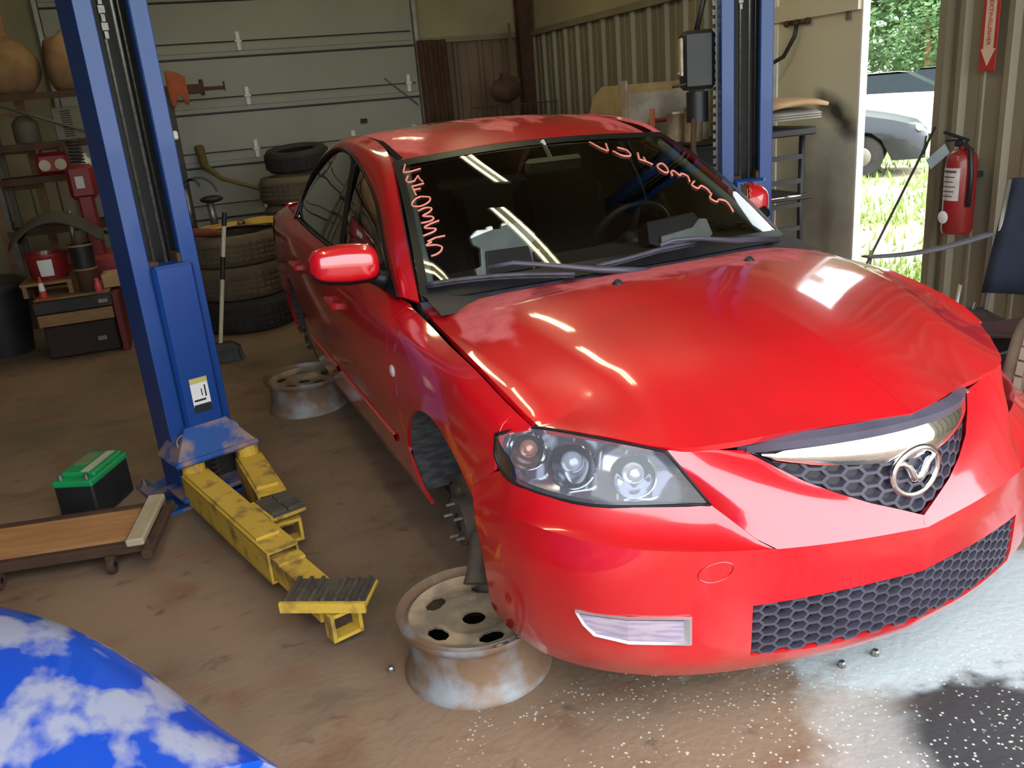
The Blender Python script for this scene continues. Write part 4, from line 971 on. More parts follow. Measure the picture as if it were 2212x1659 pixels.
o.modifiers.new('thick', 'SOLIDIFY').thickness = .006; tag(o, 'crumpled yellow sheet lying on the tyre stack', 'sheet')
b = MB(); b.tube([(-.12, 6.9, .785), (-.04, 6.82, .789), (.05, 6.78, .785), (.14, 6.76, .775)], [.03, .035, .03, .02], 8); o = b.build('rag_bundle', mat('brown red rag', srgb(120, 62, 48), .9, col2=srgb(76, 54, 42), scale=10), None, 0); tag(o, 'brown and red rag bundle on top of the tyre stack', 'rag')
for i, (z, R, lab, x) in enumerate(((.127, .32, 'bottom tyre of the pile against the overhead door', .95), (.379, .325, 'second tyre of the pile against the overhead door', .94), (.631, .32, 'third tyre of the pile against the overhead door', .95), (.883, .34, 'brown wide tyre near the top of the pile against the overhead door', .94))):
    tyre(lab, (x, 8.75, z), R, .245, M_RUBBER, 'tyre pile against the overhead door', (0, 0, i))
tyre('tilted tyre crowning the pile against the overhead door', (1.0, 8.78, 1.16), .30, .2, M_RUBBERB, 'tyre pile against the overhead door', (.12, -.06, 0))
# dusty tyre by the car's other front corner
tyre('dusty tyre standing at the far front corner of the red car', (2.66, 2.02, .355), .345, .22, mat('clay dusted rubber', srgb(126, 108, 94), .85, col2=srgb(100, 86, 76)), None, (PI/2, 0, .55))
# ================================================================== writing on the windscreen, things in and around the car
STROKES = [[(-0.927,0.943),(-0.957,0.866),(-0.907,0.863),(-0.839,0.874)],[(-0.93,0.83),(-0.953,0.788),(-0.94,0.768),(-0.903,0.771),(-0.87,0.813)],[(-0.87,0.813),(-0.867,0.778),(-0.854,0.752)],[(-0.85,0.735),(-0.928,0.728),(-0.917,0.651)],[(-0.918,0.697),(-0.878,0.697)],[(-0.892,0.633),(-0.845,0.613),(-0.856,0.581),(-0.907,0.561),(-0.951,0.572),(-0.951,0.595),(-0.925,0.623),(-0.892,0.633)],[(-0.93,0.53),(-0.886,0.542),(-0.853,0.531),(-0.868,0.508),(-0.911,0.489),(-0.864,0.473),(-0.858,0.456),(-0.882,0.444),(-0.93,0.443)],[(-0.832,0.438),(-0.886,0.425),(-0.917,0.408),(-0.862,0.39),(-0.873,0.374),(-0.906,0.365),(-0.934,0.359)],[(-0.823,0.336),(-0.873,0.335),(-0.918,0.32)],[(-0.896,0.315),(-0.928,0.298),(-0.882,0.292),(-0.854,0.275),(-0.86,0.254),(-0.885,0.238),(-0.916,0.232)],[(0.376,0.908),(0.386,0.837),(0.403,0.795)],[(0.412,0.798),(0.453,0.874)],[(0.434,0.79),(0.449,0.741),(0.484,0.725),(0.51,0.742),(0.52,0.789),(0.489,0.825)],[(0.566,0.753),(0.522,0.688),(0.545,0.661),(0.561,0.629)],[(0.564,0.703),(0.545,0.661)],[(0.587,0.622),(0.623,0.634),(0.621,0.596),(0.598,0.555),(0.574,0.551),(0.566,0.587),(0.579,0.615)],[(0.596,0.521),(0.613,0.55),(0.636,0.558),(0.639,0.516),(0.661,0.531),(0.678,0.505),(0.654,0.461)],[(0.685,0.461),(0.644,0.433),(0.656,0.403),(0.692,0.421),(0.705,0.392),(0.697,0.356)],[(0.701,0.355),(0.664,0.324),(0.679,0.294),(0.707,0.308),(0.74,0.287),(0.717,0.217)]]
M_CHALK = mat('pink paint marker', srgb(232, 140, 126), .7, col2=srgb(206, 112, 102), scale=40)
for lo_, hi_, nm in ((0, 10, 'marker_writing'), (10, 19, 'marker_writing')):
    b = MB()
    for st in STROKES[lo_:hi_]:
        P = [ws(*cr(st, k/30), .0035) for k in range(31)] if len(st) > 5 else [ws(*lin(st, k/16), .0035) for k in range(17)]
        b.tube(P, .0036 if lo_ == 0 else .0042, 6)
    b.build(nm, M_CHALK, WSO, 0)
def at_car(x, y, z):
    M = Matrix.Rotation(.0443, 3, 'Z'); return Vector((1.4408, 1.3439, 0))+M @ Vector((y, x, z))
# two engine control modules on the dashboard
M_ALU = mat('cast aluminium', srgb(176, 178, 176), .5, .4, col2=srgb(140, 136, 130), scale=12)
M_PLUG = mat('dark plastic case', srgb(52, 48, 52), .4, col2=srgb(70, 62, 64))
p = at_car(1.47, -.40, .972)
t = thing('engine_module', 'grey cast metal car module propped on the dashboard behind the passenger side wiper', 'car part', p, .0443)
b = MB(); out = [(-.115, .0), (-.12, .035), (-.095, .04), (-.088, .10), (-.112, .115), (-.118, .145), (-.09, .165), (-.055, .163), (-.05, .172), (-.03, .172), (-.028, .16), (.0, .158), (.005, .176), (.035, .176), (.04, .162), (.058, .17), (.075, .168), (.078, .156), (.10, .152), (.125, .125), (.12, .10), (.10, .09), (.10, .075), (.135, .068), (.138, .03), (.11, .02), (.10, 0)]
b.prism(out, -.012, .012, Matrix.Rotation(PI/2-.25, 3, 'X')); b.build('casting', M_ALU, t, bevel=.004)
b = MB(); b.prism([(-.085, .005), (-.075, .088), (.085, .085), (.09, .005)], .012, .028, Matrix.Rotation(PI/2-.25, 3, 'X')); b.build('cover', M_PLUG, t, bevel=.003)
b = MB(); b.prism([(.10, .03), (.10, .062), (.14, .06), (.142, .028)], .0, .03, Matrix.Rotation(PI/2-.25, 3, 'X')); b.build('plug', M_PLUG, t)
p = at_car(1.47, .30, .972)
t = thing('fuse_box', 'dark plastic car module box on the dashboard on the steering wheel side', 'car part', p, .1)
b = MB(); b.prism([(-.14, .02), (-.12, .105), (.10, .115), (.13, .03), (.10, .0), (-.10, .0)], -.05, .03, Matrix.Rotation(PI/2-.5, 3, 'X')); b.build('case', M_PLUG, t, bevel=.006)
b = MB(); b.prism([(-.10, .0), (-.09, .035), (.06, .05), (.10, .08), (.135, .075), (.14, .01), (.10, -.01)], .03, .045, Matrix.Rotation(PI/2-.5, 3, 'X')); b.build('bracket', M_ALU, t, bevel=.003)

# ---- the blue car in the near left corner
def blue_mat():
    m = mat('oxidised blue paint', srgb(16, 76, 196), .35, col2=srgb(182, 182, 192), scale=4.6, lo=.475, hi=.56, amount=.82, coat=.6, stretch=(2.0, 1.0, 3), detail=5)
    return m
BC = thing('blue_car', 'blue car corner with peeling whitish clear coat, nearest the camera', 'car', (-.7, 1.0, 0), 0)
ED = [(-1.35, 2.22), (-.95, 2.06), (-.70, 1.90), (-.485, 1.72), (-.32, 1.55), (-.21, 1.38), (-.105, 1.19), (-.02, 1.05), (.05, .92), (.08, .72), (.02, .45)]
G = []
for i in range(61):
    e = cr(ED, i/60); q = cr(ED, min(1, i/60+.01)); r = cr(ED, max(0, i/60-.01)); tx, ty = q[0]-r[0], q[1]-r[1]; l = math.hypot(tx, ty); nx, ny = ty/l, -tx/l
    if nx*-.8+ny*-.5 < 0: nx, ny = -nx, -ny
    row = []
    for d, z in ((.05, .28), (.01, .34), (-.01, .50), (-.004, .62), (.012, .69), (.045, .735), (.10, .765), (.20, .80), (.34, .83), (.50, .85), (.72, .86)):
        row.append((e[0]+nx*d+.7, e[1]+ny*d-1.0, z-.03*max(0, (i/60-.55))))
    G.append(row)
N1 = 43
panel('bonnet', [r[4:] for r in G[:N1]], blue_mat(), BC, .02, 50, cen=Vector((-.3, 0, .2)))
panel('nose_panel', [[(p[0], p[1], p[2]-.012) for p in r[4:]] for r in G[N1:]], mat('clean blue paint', srgb(22, 92, 220), .3, col2=srgb(120, 140, 190), scale=5, lo=.58, hi=.7, coat=.8), BC, .02, 50, cen=Vector((-.3, 0, .2)))
panel('wing', [r[:5] for r in G], blue_mat(), BC, .02, 50, cen=Vector((-.3, 0, .2)))
b = MB(); c = G[N1+2][7]; b.lathe([(.0, .016), (.008, .014), (.013, .006), (.016, 0)], (c[0], c[1], c[2]-.012), 'Z', 12); b.build('bonnet_bolt', M_CHROME, BC, 40)
b = tyre_mesh(.31, .2); b.v = [(p[2]-.40, p[1]+.25, p[0]+.31) for p in b.v]; b.build('wheel', M_RUBBERB, BC, 35)

# ---- fire extinguisher and its sign on the right wall
def text_mesh(txt, size, name, m, parent, loc, rot, ext=.0008):
    cu = bpy.data.curves.new(name, 'FONT'); cu.body = txt; cu.size = size; cu.align_x = 'CENTER'; cu.align_y = 'CENTER'; cu.extrude = ext
    o = bpy.data.objects.new(name, cu); COL.objects.link(o); dg = bpy.context.evaluated_depsgraph_get()
    me = bpy.data.meshes.new_from_object(o.evaluated_get(dg)); bpy.data.objects.remove(o); me.materials.clear(); me.materials.append(m); me.name = name
    o = bpy.data.objects.new(name, me); COL.objects.link(o); o.parent = parent; o.location = loc; o.rotation_euler = rot
    return o
M_EXT = mat('extinguisher red', srgb(140, 30, 28), .45, col2=srgb(112, 26, 26), coat=.3)
t = thing('fire_extinguisher', 'red fire extinguisher hung on the ribbed wall by the side door', 'fire extinguisher', (3.84, 3.555, .66), -PI/2)
b = MB(); b.lathe([(0, 0), (.07, .0), (.078, .02), (.078, .37), (.07, .41), (.045, .435), (.025, .445), (.022, .46)], seg=28); b.build('cylinder', M_EXT, t, 50)
b = MB(); b.cyl((0, 0, .455), (0, 0, .49), .022, seg=12); b.box((-.05, 0, .505), (.16, .022, .012), ry=.25); b.box((-.045, 0, .485), (.12, .022, .01), ry=-.05); b.cyl((.0, -.03, .47), (.0, -.045, .47), .016, seg=12); b.build('valve', M_BLACK, t, 40)
b = MB(); G = [[(.0795*math.sin(a), -.0795*math.cos(a), z) for z in (.18, .35)] for a in np.linspace(-.9, .7, 12)]; b.grid(G); LB = b.build('label', mat('extinguisher label', srgb(196, 190, 182), .5, col2=srgb(170, 160, 150), scale=20), t, 0)
b = MB()
for k, z in enumerate((.20, .225, .25, .275, .30, .325)):
    b.grid([[(.0805*math.sin(a), -.0805*math.cos(a), z+d) for d in (0, .006 if k < 5 else .012)] for a in np.linspace(-.75, .3+.08*(k % 3), 8)])
b.build('label_print', mat('label ink', srgb(90, 70, 66), .6), LB)
b = MB(); b.lathe([(.0, .002), (.03, .002), (.034, 0)], (-.02, -.082, .09), 'Y', 20, M=Matrix.Rotation(PI/2, 3, 'X')); b.build('gauge_badge', M_WHITE, t, 40)
b = MB(); b.prism([(-.075, -.03), (.075, -.03), (.075, .03), (-.075, .03)], -.0008, .0008, Matrix.Rotation(PI/2, 3, 'X') @ Matrix.Rotation(.65, 3, 'Z'), (-.135, -.03, .40)); b.build('inspection_tag', mat('pale blue tag', srgb(170, 190, 196), .6), t)
b = MB(); b.box((0, .09, .30), (.05, .08, .03)); b.build('wall_bracket', M_DARK, t)
b = MB(); b.tube([(.02, -.02, .47), (.08, -.03, .44), (.095, -.03, .3), (.09, -.03, .15)], .012, 8); b.build('hose', M_BLACK, t, 0)
t = thing('extinguisher_sign', 'red vertical sign with white down arrow above the fire extinguisher', 'sign', (3.955, 3.555, 1.48), -PI/2)
b = MB(); b.bbox((0, 0, .23), (.10, .006, .46), .001); b.build('plate', mat('sign red', srgb(160, 44, 38), .5), t)
b = MB(); b.prism([(-.03, .44), (-.03, .11), (-.045, .11), (0, .025), (.045, .11), (.03, .11), (.03, .44)], .0031, .0045, Matrix.Rotation(PI/2, 3, 'X')); b.build('arrow', mat('sign cream', srgb(206, 178, 156), .6), t)
text_mesh('FIRE', .042, 'sign_text', MATS['sign red'], t, (0, -.0055, .40), (PI/2, PI/2, 0)); text_mesh('EXTINGUISHER', .032, 'sign_text', MATS['sign red'], t, (0, -.0055, .235), (PI/2, PI/2, 0))

# ---- folding camp chair by the extinguisher
M_NAVY = mat('navy canvas', srgb(36, 44, 60), .9, col2=srgb(26, 30, 42), scale=14)
M_MAROON = mat('maroon canvas', srgb(60, 36, 34), .9, col2=srgb(40, 26, 26), scale=10)
t = thing('camp_chair', 'folding camp chair with navy back and grey armrest by the side door', 'chair', (3.28, 2.72, 0), 0)
def W(x, y, z): return (x-3.28, y-2.72, z)
b = MB(); G = [[W(3.20+.06*math.sin(PI*f)+.10*g, 2.80-.52*f, .56+.49*g+.015*math.sin(PI*f)) for g in np.linspace(0, 1, 6)] for f in np.linspace(0, 1, 12)]; b.grid(G); o = b.build('backrest', M_NAVY, t, 0); o.modifiers.new('thick', 'SOLIDIFY').thickness = .012
b = MB(); G = [[W(2.83+.42*g, 2.95-.12*g-.56*f, .52-.05*math.sin(PI*f)-.04*g) for g in np.linspace(0, 1, 6)] for f in np.linspace(0, 1, 10)]; b.grid(G); o = b.build('seat', M_MAROON, t, 0); o.modifiers.new('thick', 'SOLIDIFY').thickness = .012
b = MB(); G = [[W(2.82+.40*g, 3.10-.30*g+dy, .735+.09*g-.025*math.sin(PI*g)) for dy in (-.028, .028)] for g in np.linspace(0, 1, 10)]; b.grid(G); o = b.build('armrest', mat('grey webbing', srgb(96, 92, 100), .8), t, 0); o.modifiers.new('thick', 'SOLIDIFY').thickness = .008
for a, c, r in (((2.78, 3.13, .02), (2.84, 3.09, .76), .009), ((3.22, 2.84, .02), (3.28, 2.78, 1.05), .01), ((3.26, 2.28, .02), (3.30, 2.28, 1.04), .01), ((2.78, 2.62, .02), (2.80, 2.55, .70), .009), ((2.78, 3.13, .06), (3.26, 2.30, .5), .008), ((2.78, 2.62, .06), (3.22, 2.84, .5), .008), ((2.78, 2.62, .06), (2.84, 3.09, .50), .008), ((2.84, 2.45, .05), (3.24, 2.34, .58), .008)):
    b = MB(); b.tube([W(*a), W(*c)], r, 8); b.build('frame_tube', M_STEEL, t, 0)
b = MB(); G = [[W(2.84+.40*f, 2.92-.50*f, .50-.46*g+.02*math.sin(9*f)) for g in np.linspace(0, 1, 4)] for f in np.linspace(0, 1, 12)]; b.grid(G); o = b.build('bag_heap_cloth', M_MAROON, t, 0); o.modifiers.new('thick', 'SOLIDIFY').thickness = .01  # maroon sheets added in place of a dark bag heap by the chair
b = MB(); G = [[W(2.80+.03*math.sin(8*f), 3.02-.62*f, .50-.40*g) for g in np.linspace(0, 1, 4)] for f in np.linspace(0, 1, 12)]; b.grid(G); o = b.build('bag_heap_cloth', M_MAROON, t, 0); o.modifiers.new('thick', 'SOLIDIFY').thickness = .01
# loose wheel nuts
for x, y, lab in ((.281, 2.133, 'loose wheel nut on the floor beside the near steel rim'), (1.428, 1.582, 'loose wheel nut on the floor under the lower grille, nearer the dark patch'), (1.542, 1.581, 'loose wheel nut on the floor under the lower grille, nearer the white powder')):
    b = MB(); b.lathe([(.004, .018), (.008, .018), (.011, .012), (.011, 0), (.004, 0), (.004, .018)], seg=6); o = b.build('wheel_nut', M_STEEL, None); o.location = (x, y, 0); tag(o, lab, 'wheel nut', 'loose wheel nuts')
# leaning pole by the chair
b = MB(); b.tube([(2.70, 3.38, .02), (3.06, 3.36, .62), (3.42, 3.34, 1.25)], .006, 6); o = b.build('thin_rod', M_DARK, None, 0); tag(o, 'thin dark rod leaning across the open side doorway', 'rod')

# ---- cart with cardboard in front of the cream door leaf
t = thing('tool_cart', 'black metal cart with slanted ladder sides by the cream door leaf', 'cart', (3.52, 4.78, 0), 0)
b = MB(); b.bbox((0, 0, 1.205), (.36, .48, .05), .01); b.build('top_tray', M_BLACK, t)
for y in (-.17, .19):
    b = MB(); b.tube([(-.10, y*1.15, 0), (-.12, y, .7), (-.14, y*.95, 1.2)], .018, 8); b.tube([(.12, y*1.15, 0), (.12, y, .7), (.13, y*.95, 1.2)], .018, 8); b.build('upright', M_BLACK, t, 0)
for k in range(5):
    b = MB(); b.box((0, -.18, .45+.15*k), (.24, .014, .03)); b.build('rung', M_BLACK, t)
b = MB(); b.bbox((0, 0, .80), (.34, .46, .03), .008); b.build('shelf', M_DARK, t)
b = MB(); b.tube([(-.175, -.235, .815), (.175, -.235, .815)], .008, 6); b.tube([(-.175, -.235, .815), (-.175, .235, .815)], .008, 6); b.build('chrome_edge', M_CHROME, t, 0)
b = MB(); G = [[(-.21+.42*g, -.30+.62*f, .0+.10*(1-abs(2*f-.7)**2)*.6+.02*math.sin(3*g)) for g in np.linspace(0, 1, 6)] for f in np.linspace(0, 1, 14)]; b.grid(G); o = b.build('cardboard_sheet', M_CARD, None, 0); o.location = (3.50, 4.76, 1.315); o.modifiers.new('thick', 'SOLIDIFY').thickness = .02; tag(o, 'brown bowed cardboard sheet on top of the black cart', 'cardboard')
for k in range(3):
    b = MB(); G = [[(-.19+.38*g, -.26+.5*f, .05*(1-abs(2*f-.8)**2)) for g in np.linspace(0, 1, 5)] for f in np.linspace(0, 1, 10)]; b.grid(G); o = b.build('paper_sheet', mat('grey paper', srgb(150, 144, 136), .7), None, 0); o.location = (3.50, 4.75, 1.262+.014*k); o.modifiers.new('thick', 'SOLIDIFY').thickness = .006; tag(o, ('lowest', 'middle', 'uppermost')[k]+' of the three grey bent paper sheets under the cardboard on the black cart', 'sheet', 'paper sheets under the cardboard')
b = MB(); b.bbox((3.5, 5.24, .3), (.2, .3, .6), .01); o = b.build('orange_crate', mat('orange brown box', srgb(128, 78, 48), .8), None); tag(o, 'orange brown box standing low behind the black cart', 'box')
# air hose with fittings
t = thing('air_hose', 'dark air hose with brass fittings hanging on the cream door leaf', 'hose', (3.9, 5.02, 1.85), 0)
b = MB(); b.tube([(0, 0, 0), (-.01, .005, -.07), (-.03, .09, -.19), (-.1, .24, -.26), (-.3, .42, -.28), (-.5, .5, -.24)], .014, 8); b.build('hose', M_BLACK, t, 0)
b = MB(); b.tube([(.0, .11, .02), (.0, -.13, 0)], .009, 8); b.build('pipe', M_RUST, t, 0)
for y in (.1, .0, -.11):
    b = MB(); b.ball((0, y, .012), .022, 12, 8); b.build('fitting', M_RUST, t, 0)

# ---- hopper, red frame, cabinet and cans behind the right post
t = thing('sheet_metal_hopper', 'cream rust-stained sheet metal hopper against the ribbed wall', 'hopper', (3.68, 6.74, 0), 0)
M_HOP = mat('rusty cream metal', srgb(178, 156, 112), .7, col2=srgb(128, 92, 58), scale=5, lo=.45, hi=.65)
prof = [(.42, .0), (.46, .5), (.46, 1.1), (.40, 1.32), (.26, 1.50), (.10, 1.57), (-.30, 1.57), (-.36, 1.5)]
b = MB(); b.grid([[(x, y, z) for y, z in prof] for x in (-.32, -.2, 0, .22)]); b.add([(-.32, y, z) for y, z in prof]+[(-.32, -.36, 0)], [tuple(range(9))]); b.build('shell', M_HOP, t, 30)
b = MB(); b.add([(-.32, -.36, .0), (.22, -.36, 0), (.22, -.36, 1.5), (-.32, -.36, 1.5), (-.32, -.36, 1.5)], [(0, 1, 2, 3)]); b.box((-.32, -.3, 1.1), (.02, .08, 1.0)); b.build('face', mat('stained white metal', srgb(186, 178, 164), .6, col2=srgb(104, 78, 56), scale=5, lo=.4, hi=.62), t)
t = thing('tube_stand', 'small red tubular stand before the cream hopper', 'stand', (3.55, 6.14, 0), 0)
for a, c in (((0, .2, 0), (0, .2, 1.29)), ((0, -.08, 0), (0, -.08, 1.29)), ((0, .2, 1.28), (0, -.08, 1.29)), ((0, .2, .6), (0, -.08, .6)), ((.3, .2, 0), (0, .2, 1.25)), ((.3, -.08, 0), (0, -.08, 1.25))):
    b = MB(); b.tube([a, c], .017, 8); b.build('tube', mat('red frame paint', srgb(140, 34, 30), .5), t, 0)
b = MB(); b.tube([(3.36, 6.02, .0), (3.36, 6.0, .7), (3.37, 6.02, 1.38)], [.03, .03, .02], 8); o = b.build('orange_strap', mat('faded orange strap', srgb(190, 104, 74), .8, col2=srgb(130, 80, 60)), None, 0); tag(o, 'faded orange strap hanging beside the red stand', 'strap')
t = thing('black_cabinet', 'black cabinet behind the right lift post', 'cabinet', (3.66, 5.72, 0), 0)
b = MB(); b.bbox((0, 0, .56), (.5, .52, 1.12), .012); b.build('body', M_BLACK, t)
b = MB(); b.bbox((-.255, 0, .55), (.012, .46, 1.0), .004); b.build('door', mat('black cabinet door', srgb(32, 31, 33), .5), t); b = MB(); b.box((0, 0, 1.125), (.53, .55, .015)); b.build('top', M_DARK, t)
for k, (x, y, r, h, lab) in enumerate(((3.50, 5.88, .075, .20, 'rusty tin can at the wall-side corner on the black cabinet'), (3.52, 5.68, .07, .24, 'pale dented tin can on the black cabinet, nearest the lift post'), (3.66, 5.80, .06, .3, 'tall stained tin behind the two cans on the black cabinet'))):
    tt = thing('tin_can', lab, 'can', (x, y, 1.133), 0, 'tins on the black cabinet')
    b = MB(); b.lathe([(0, 0), (r, 0), (r, .01), (r*.97, .014), (r*.97, h-.014), (r, h-.01), (r, h), (r*.9, h), (r*.88, h-.008), (0, h-.008)], seg=20); b.build('body', mat('stained tin', srgb(160, 148, 128), .5, .3, col2=srgb(104, 74, 50), scale=9, lo=.42, hi=.6), tt, 40)
    b = MB(); b.lathe([(r*.45, h-.006), (r*.45, h+.012), (0, h+.012)], seg=16); b.build('cap', M_WHITE, tt, 40)

# ---- back corner: plank, rusty sheets, wire cage
b = MB(); b.box((0, 0, 1.15), (.16, .03, 2.34)); o = b.build('wood_plank', mat('old plank', srgb(96, 78, 58), .85, col2=srgb(70, 56, 42), stretch=(8, 8, 1)), None); o.location = (3.60, 9.45, .02); o.rotation_euler = (-.02, .13, 1.2); tag(o, 'long brown plank leaning on the ribbed wall near the corner', 'plank')
for k, (x, w, lab) in enumerate(((2.60, .20, 'rusty brown sheet leaning beside the overhead door track'), (2.77, .17, 'narrow dark rusty sheet leaning before the brown ribbed wall'))):
    o = corrugated('rusty_sheet', w, 0., 2.22, .1, M_RUST, None, (x, 9.72+.05*k, .0), 0.); o.rotation_euler = (-.05, 0, 0); tag(o, lab, 'metal sheet', 'rusty sheets by the overhead door'); o.modifiers.new('thick', 'SOLIDIFY').thickness = .006
t = thing('wire_cage', 'rusty wire cage rack in the back corner', 'cage', (3.35, 8.95, 0), 0)
for k in range(9):
    z = .15+.165*k; b = MB(); b.tube([(-.4, -.25, z), (.4, -.25, z), (.4, .25, z), (-.4, .25, z)], .005, 5, closed=True); b.build('ring_wire', M_RUST, t)
for k in range(14):
    x = -.4+.8*k/13; b = MB(); b.tube([(x, -.25, 0), (x, -.25, 1.48)], .004, 5); b.tube([(x, .25, 0), (x, .25, 1.48)], .004, 5); b.build('upright_wire', M_RUST, t)
b = MB(); b.ball((0, 0, .13), .16, 12, 8, (1.1, .8, .8)); b.box((.05, 0, .22), (.2, .12, .1), ry=.4); o = b.build('rusty_scrap', M_RUST, None, 30); o.location = (3.27, 8.95, 1.49); tag(o, 'lump of rusty scrap metal heaped on the wire cage', 'scrap')
# ================================================================== shelf and clutter on the left
M_SHELF = mat('grey shelf steel', srgb(104, 98, 88), .6, .3, col2=srgb(70, 60, 52))
t = thing('shelf_rack', 'tall steel shelf rack crowded with things behind the blue post', 'shelf', (-1.05, 8.35, 0), 0)
for x in (-.42, .42):
    for y in (-.2, .2):
        b = MB(); b.box((x, y, .94), (.045, .045, 1.89)); b.build('upright', M_SHELF, t)
for z in (.35, .82, 1.235, 1.50, 1.885):
    b = MB(); b.box((0, 0, z), (.9, .46, .025)); b.box((0, -.23, z-.015), (.9, .012, .05)); b.build('shelf', M_RUST, t)
b = MB(); b.tube([(-.42, -.24, 1.88), (.44, -.24, 1.52)], .012, 6); b.build('brace', M_SHELF, t, 0)
for k in range(5):
    b = MB(); b.tube([(-.4+.2*k, -.22, .84), (-.4+.2*k, -.22, 1.22)], .008, 6); b.build('bar', M_RUST, t, 0)
M_BURLAP = mat('burlap', srgb(140, 108, 76), .95, col2=srgb(92, 68, 46), scale=6, bump=.5, bscale=120)
def sack(label, loc, s, rz, m=M_BURLAP):
    b = MB(); b.ball((0, 0, 0), 1., 20, 14); b.v = [(x*s[0]*(1+.08*math.sin(5*y+3*z)), y*s[1], (max(z, -.75)+(.07*math.sin(5*x+2*y)+.05*math.sin(9*x-4*y))*(z > 0))*s[2]+.75*s[2]) for x, y, z in b.v]
    o = b.build('burlap_sack', m, None, 0); o.location = loc; o.rotation_euler = (0, 0, rz); return tag(o, label, 'sack', 'sacks on the top shelf')
sack('wide tan sack at the outer end of the top shelf', (-1.22, 8.33, 1.9), (.23, .20, .24), .1); sack('upright tan sack with pale patch on the top shelf, beside the blue post', (-.79, 8.30, 1.9), (.165, .2, .26), -.1)
b = MB(); b.bbox((0, 0, .13), (.27, .3, .26), .008); o = b.build('vented_box', mat('grey vented box', srgb(116, 108, 92), .7), None); o.location = (-.84, 8.35, 1.515); tag(o, 'grey box with a column of vent slots on the shelf under the sacks', 'box')
for k in range(12):
    b = MB(); b.box((-.03, -.152, .03+.018*k), (.075, .006, .007)); b.build('slot', M_HOLE, o)
b = MB(); b.lathe([(0, 0), (.09, 0), (.1, .02), (.1, .16), (.06, .2), (.03, .22)], (0, 0, 0), seg=20); o = b.build('dull_jug', mat('dull plastic', srgb(92, 84, 70), .7), None, 40); o.location = (-1.2, 8.3, 1.515); tag(o, 'dull brownish jug at the outer end of the shelf under the sacks', 'jug')
t = thing('red_fuel_can', 'red fuel can with two pale labels on the shelf behind the post', 'fuel can', (-1.05, 8.25, 1.25), 0)
b = MB(); b.bbox((0, 0, .09), (.25, .16, .18), .03); b.tube([(-.08, 0, .18), (-.07, 0, .215), (.05, 0, .215), (.06, 0, .18)], .014, 8); b.build('body', M_EXT, t, 40)
for x in (-.06, .06):
    b = MB(); b.lathe([(0, 0), (.045, 0)], (x, -.082, .08), seg=16, M=Matrix.Rotation(PI/2, 3, 'X')); b.build('label', mat('cream label', srgb(196, 184, 156), .6), t)
b = MB(); b.lathe([(0, 0), (.04, 0), (.04, .1), (.02, .125), (.02, .15), (0, .15)], seg=14); o = b.build('bottle', M_WHITE, None, 40); o.location = (-.80, 8.2, 1.25); tag(o, 'small white bottle on the shelf next to the red fuel can', 'bottle')
# tyre changer like red machine
t = thing('red_machine', 'dark red workshop machine with column and coil spring behind the bench', 'machine', (-.86, 7.55, 0), 0)
b = MB(); b.bbox((.02, .1, .32), (.5, .5, .64), .03); b.build('base', M_EXT, t)
b = MB(); b.bbox((.06, .05, .8), (.11, .14, .6), .015); b.bbox((.06, .05, 1.2), (.2, .16, .26), .03); b.build('column', mat('deep red paint', srgb(124, 28, 34), .5, col2=srgb(90, 24, 28)), t, 40)
b = MB(); b.tube([(.06+.05*math.cos(k*.7), .04+.05*math.sin(k*.7), 1.34+.0028*k) for k in range(64)], .007, 6); b.build('coil_spring', M_DARK, t, 0)
b = MB(); b.box((.05, -.035, 1.2), (.06, .008, .09)); b.build('sticker', mat('pale sticker', srgb(190, 186, 180), .6), t)
b = MB(); b.cyl((-.1, -.05, .64), (-.07, -.06, 1.0), .018, seg=10); b.build('screw', M_STEEL, t, 0)
# dark mudguard lying across
b = MB(); G = [[(-.30+.62*f, g*.22, .0+.17*math.sin(PI*min(1, f*1.05))**.8-.05*g*g) for g in np.linspace(-1, 1, 6)] for f in np.linspace(0, 1, 16)]; b.grid(G); o = b.build('mudguard', mat('dusty dark plastic', srgb(72, 64, 52), .8, col2=srgb(56, 50, 42)), None, 0); o.location = (-.99, 7.05, .87); o.modifiers.new('thick', 'SOLIDIFY').thickness = .012; tag(o, 'curved dusty dark mudguard lying over the bench things', 'mudguard')
# bench
t = thing('work_bench', 'low bench of stacked timber with dark top by the left post', 'bench', (-.96, 7.06, 0), 0)
b = MB(); b.bbox((0, 0, .40), (.52, .6, .09), .006); b.build('top', M_DARK, t)
b = MB(); b.box((0, .02, .452), (.5, .56, .012)); b.build('top_board', M_WOOD, t)
b = MB(); b.bbox((0, -.27, .305), (.50, .06, .085), .006); b.build('front_plank', M_WOOD, t)
b = MB(); b.bbox((.0, .03, .13), (.48, .5, .24), .01); b.build('base', mat('dark brown base', srgb(52, 40, 36), .8), t)
b = MB(); b.bbox((.28, .0, .22), (.05, .56, .44), .008); b.build('side_panel', mat('dark red side', srgb(110, 36, 36), .6), t)
b = MB(); b.box((.14, -.305, .13), (.06, .012, .03)); b.box((.2, -.302, .4), (.06, .01, .025)); b.build('handle', M_STEEL, t)
b = MB(); b.lathe([(0, 0), (.12, 0), (.145, .17), (.155, .172), (.155, .185), (.138, .185), (.118, .01), (0, .01)], seg=24); o = b.build('red_tub', M_EXT, None, 40); o.location = (-1.10, 7.07, .568); tag(o, 'red plastic tub with torn white label above the bench', 'tub')
b2 = MB(); b2.grid([[(r*math.sin(a), -r*math.cos(a), z) for z, r in ((.03, .127), (.15, .144))] for a in np.linspace(-.35, .35, 8)]); b2.build('label', M_WHITE, o)
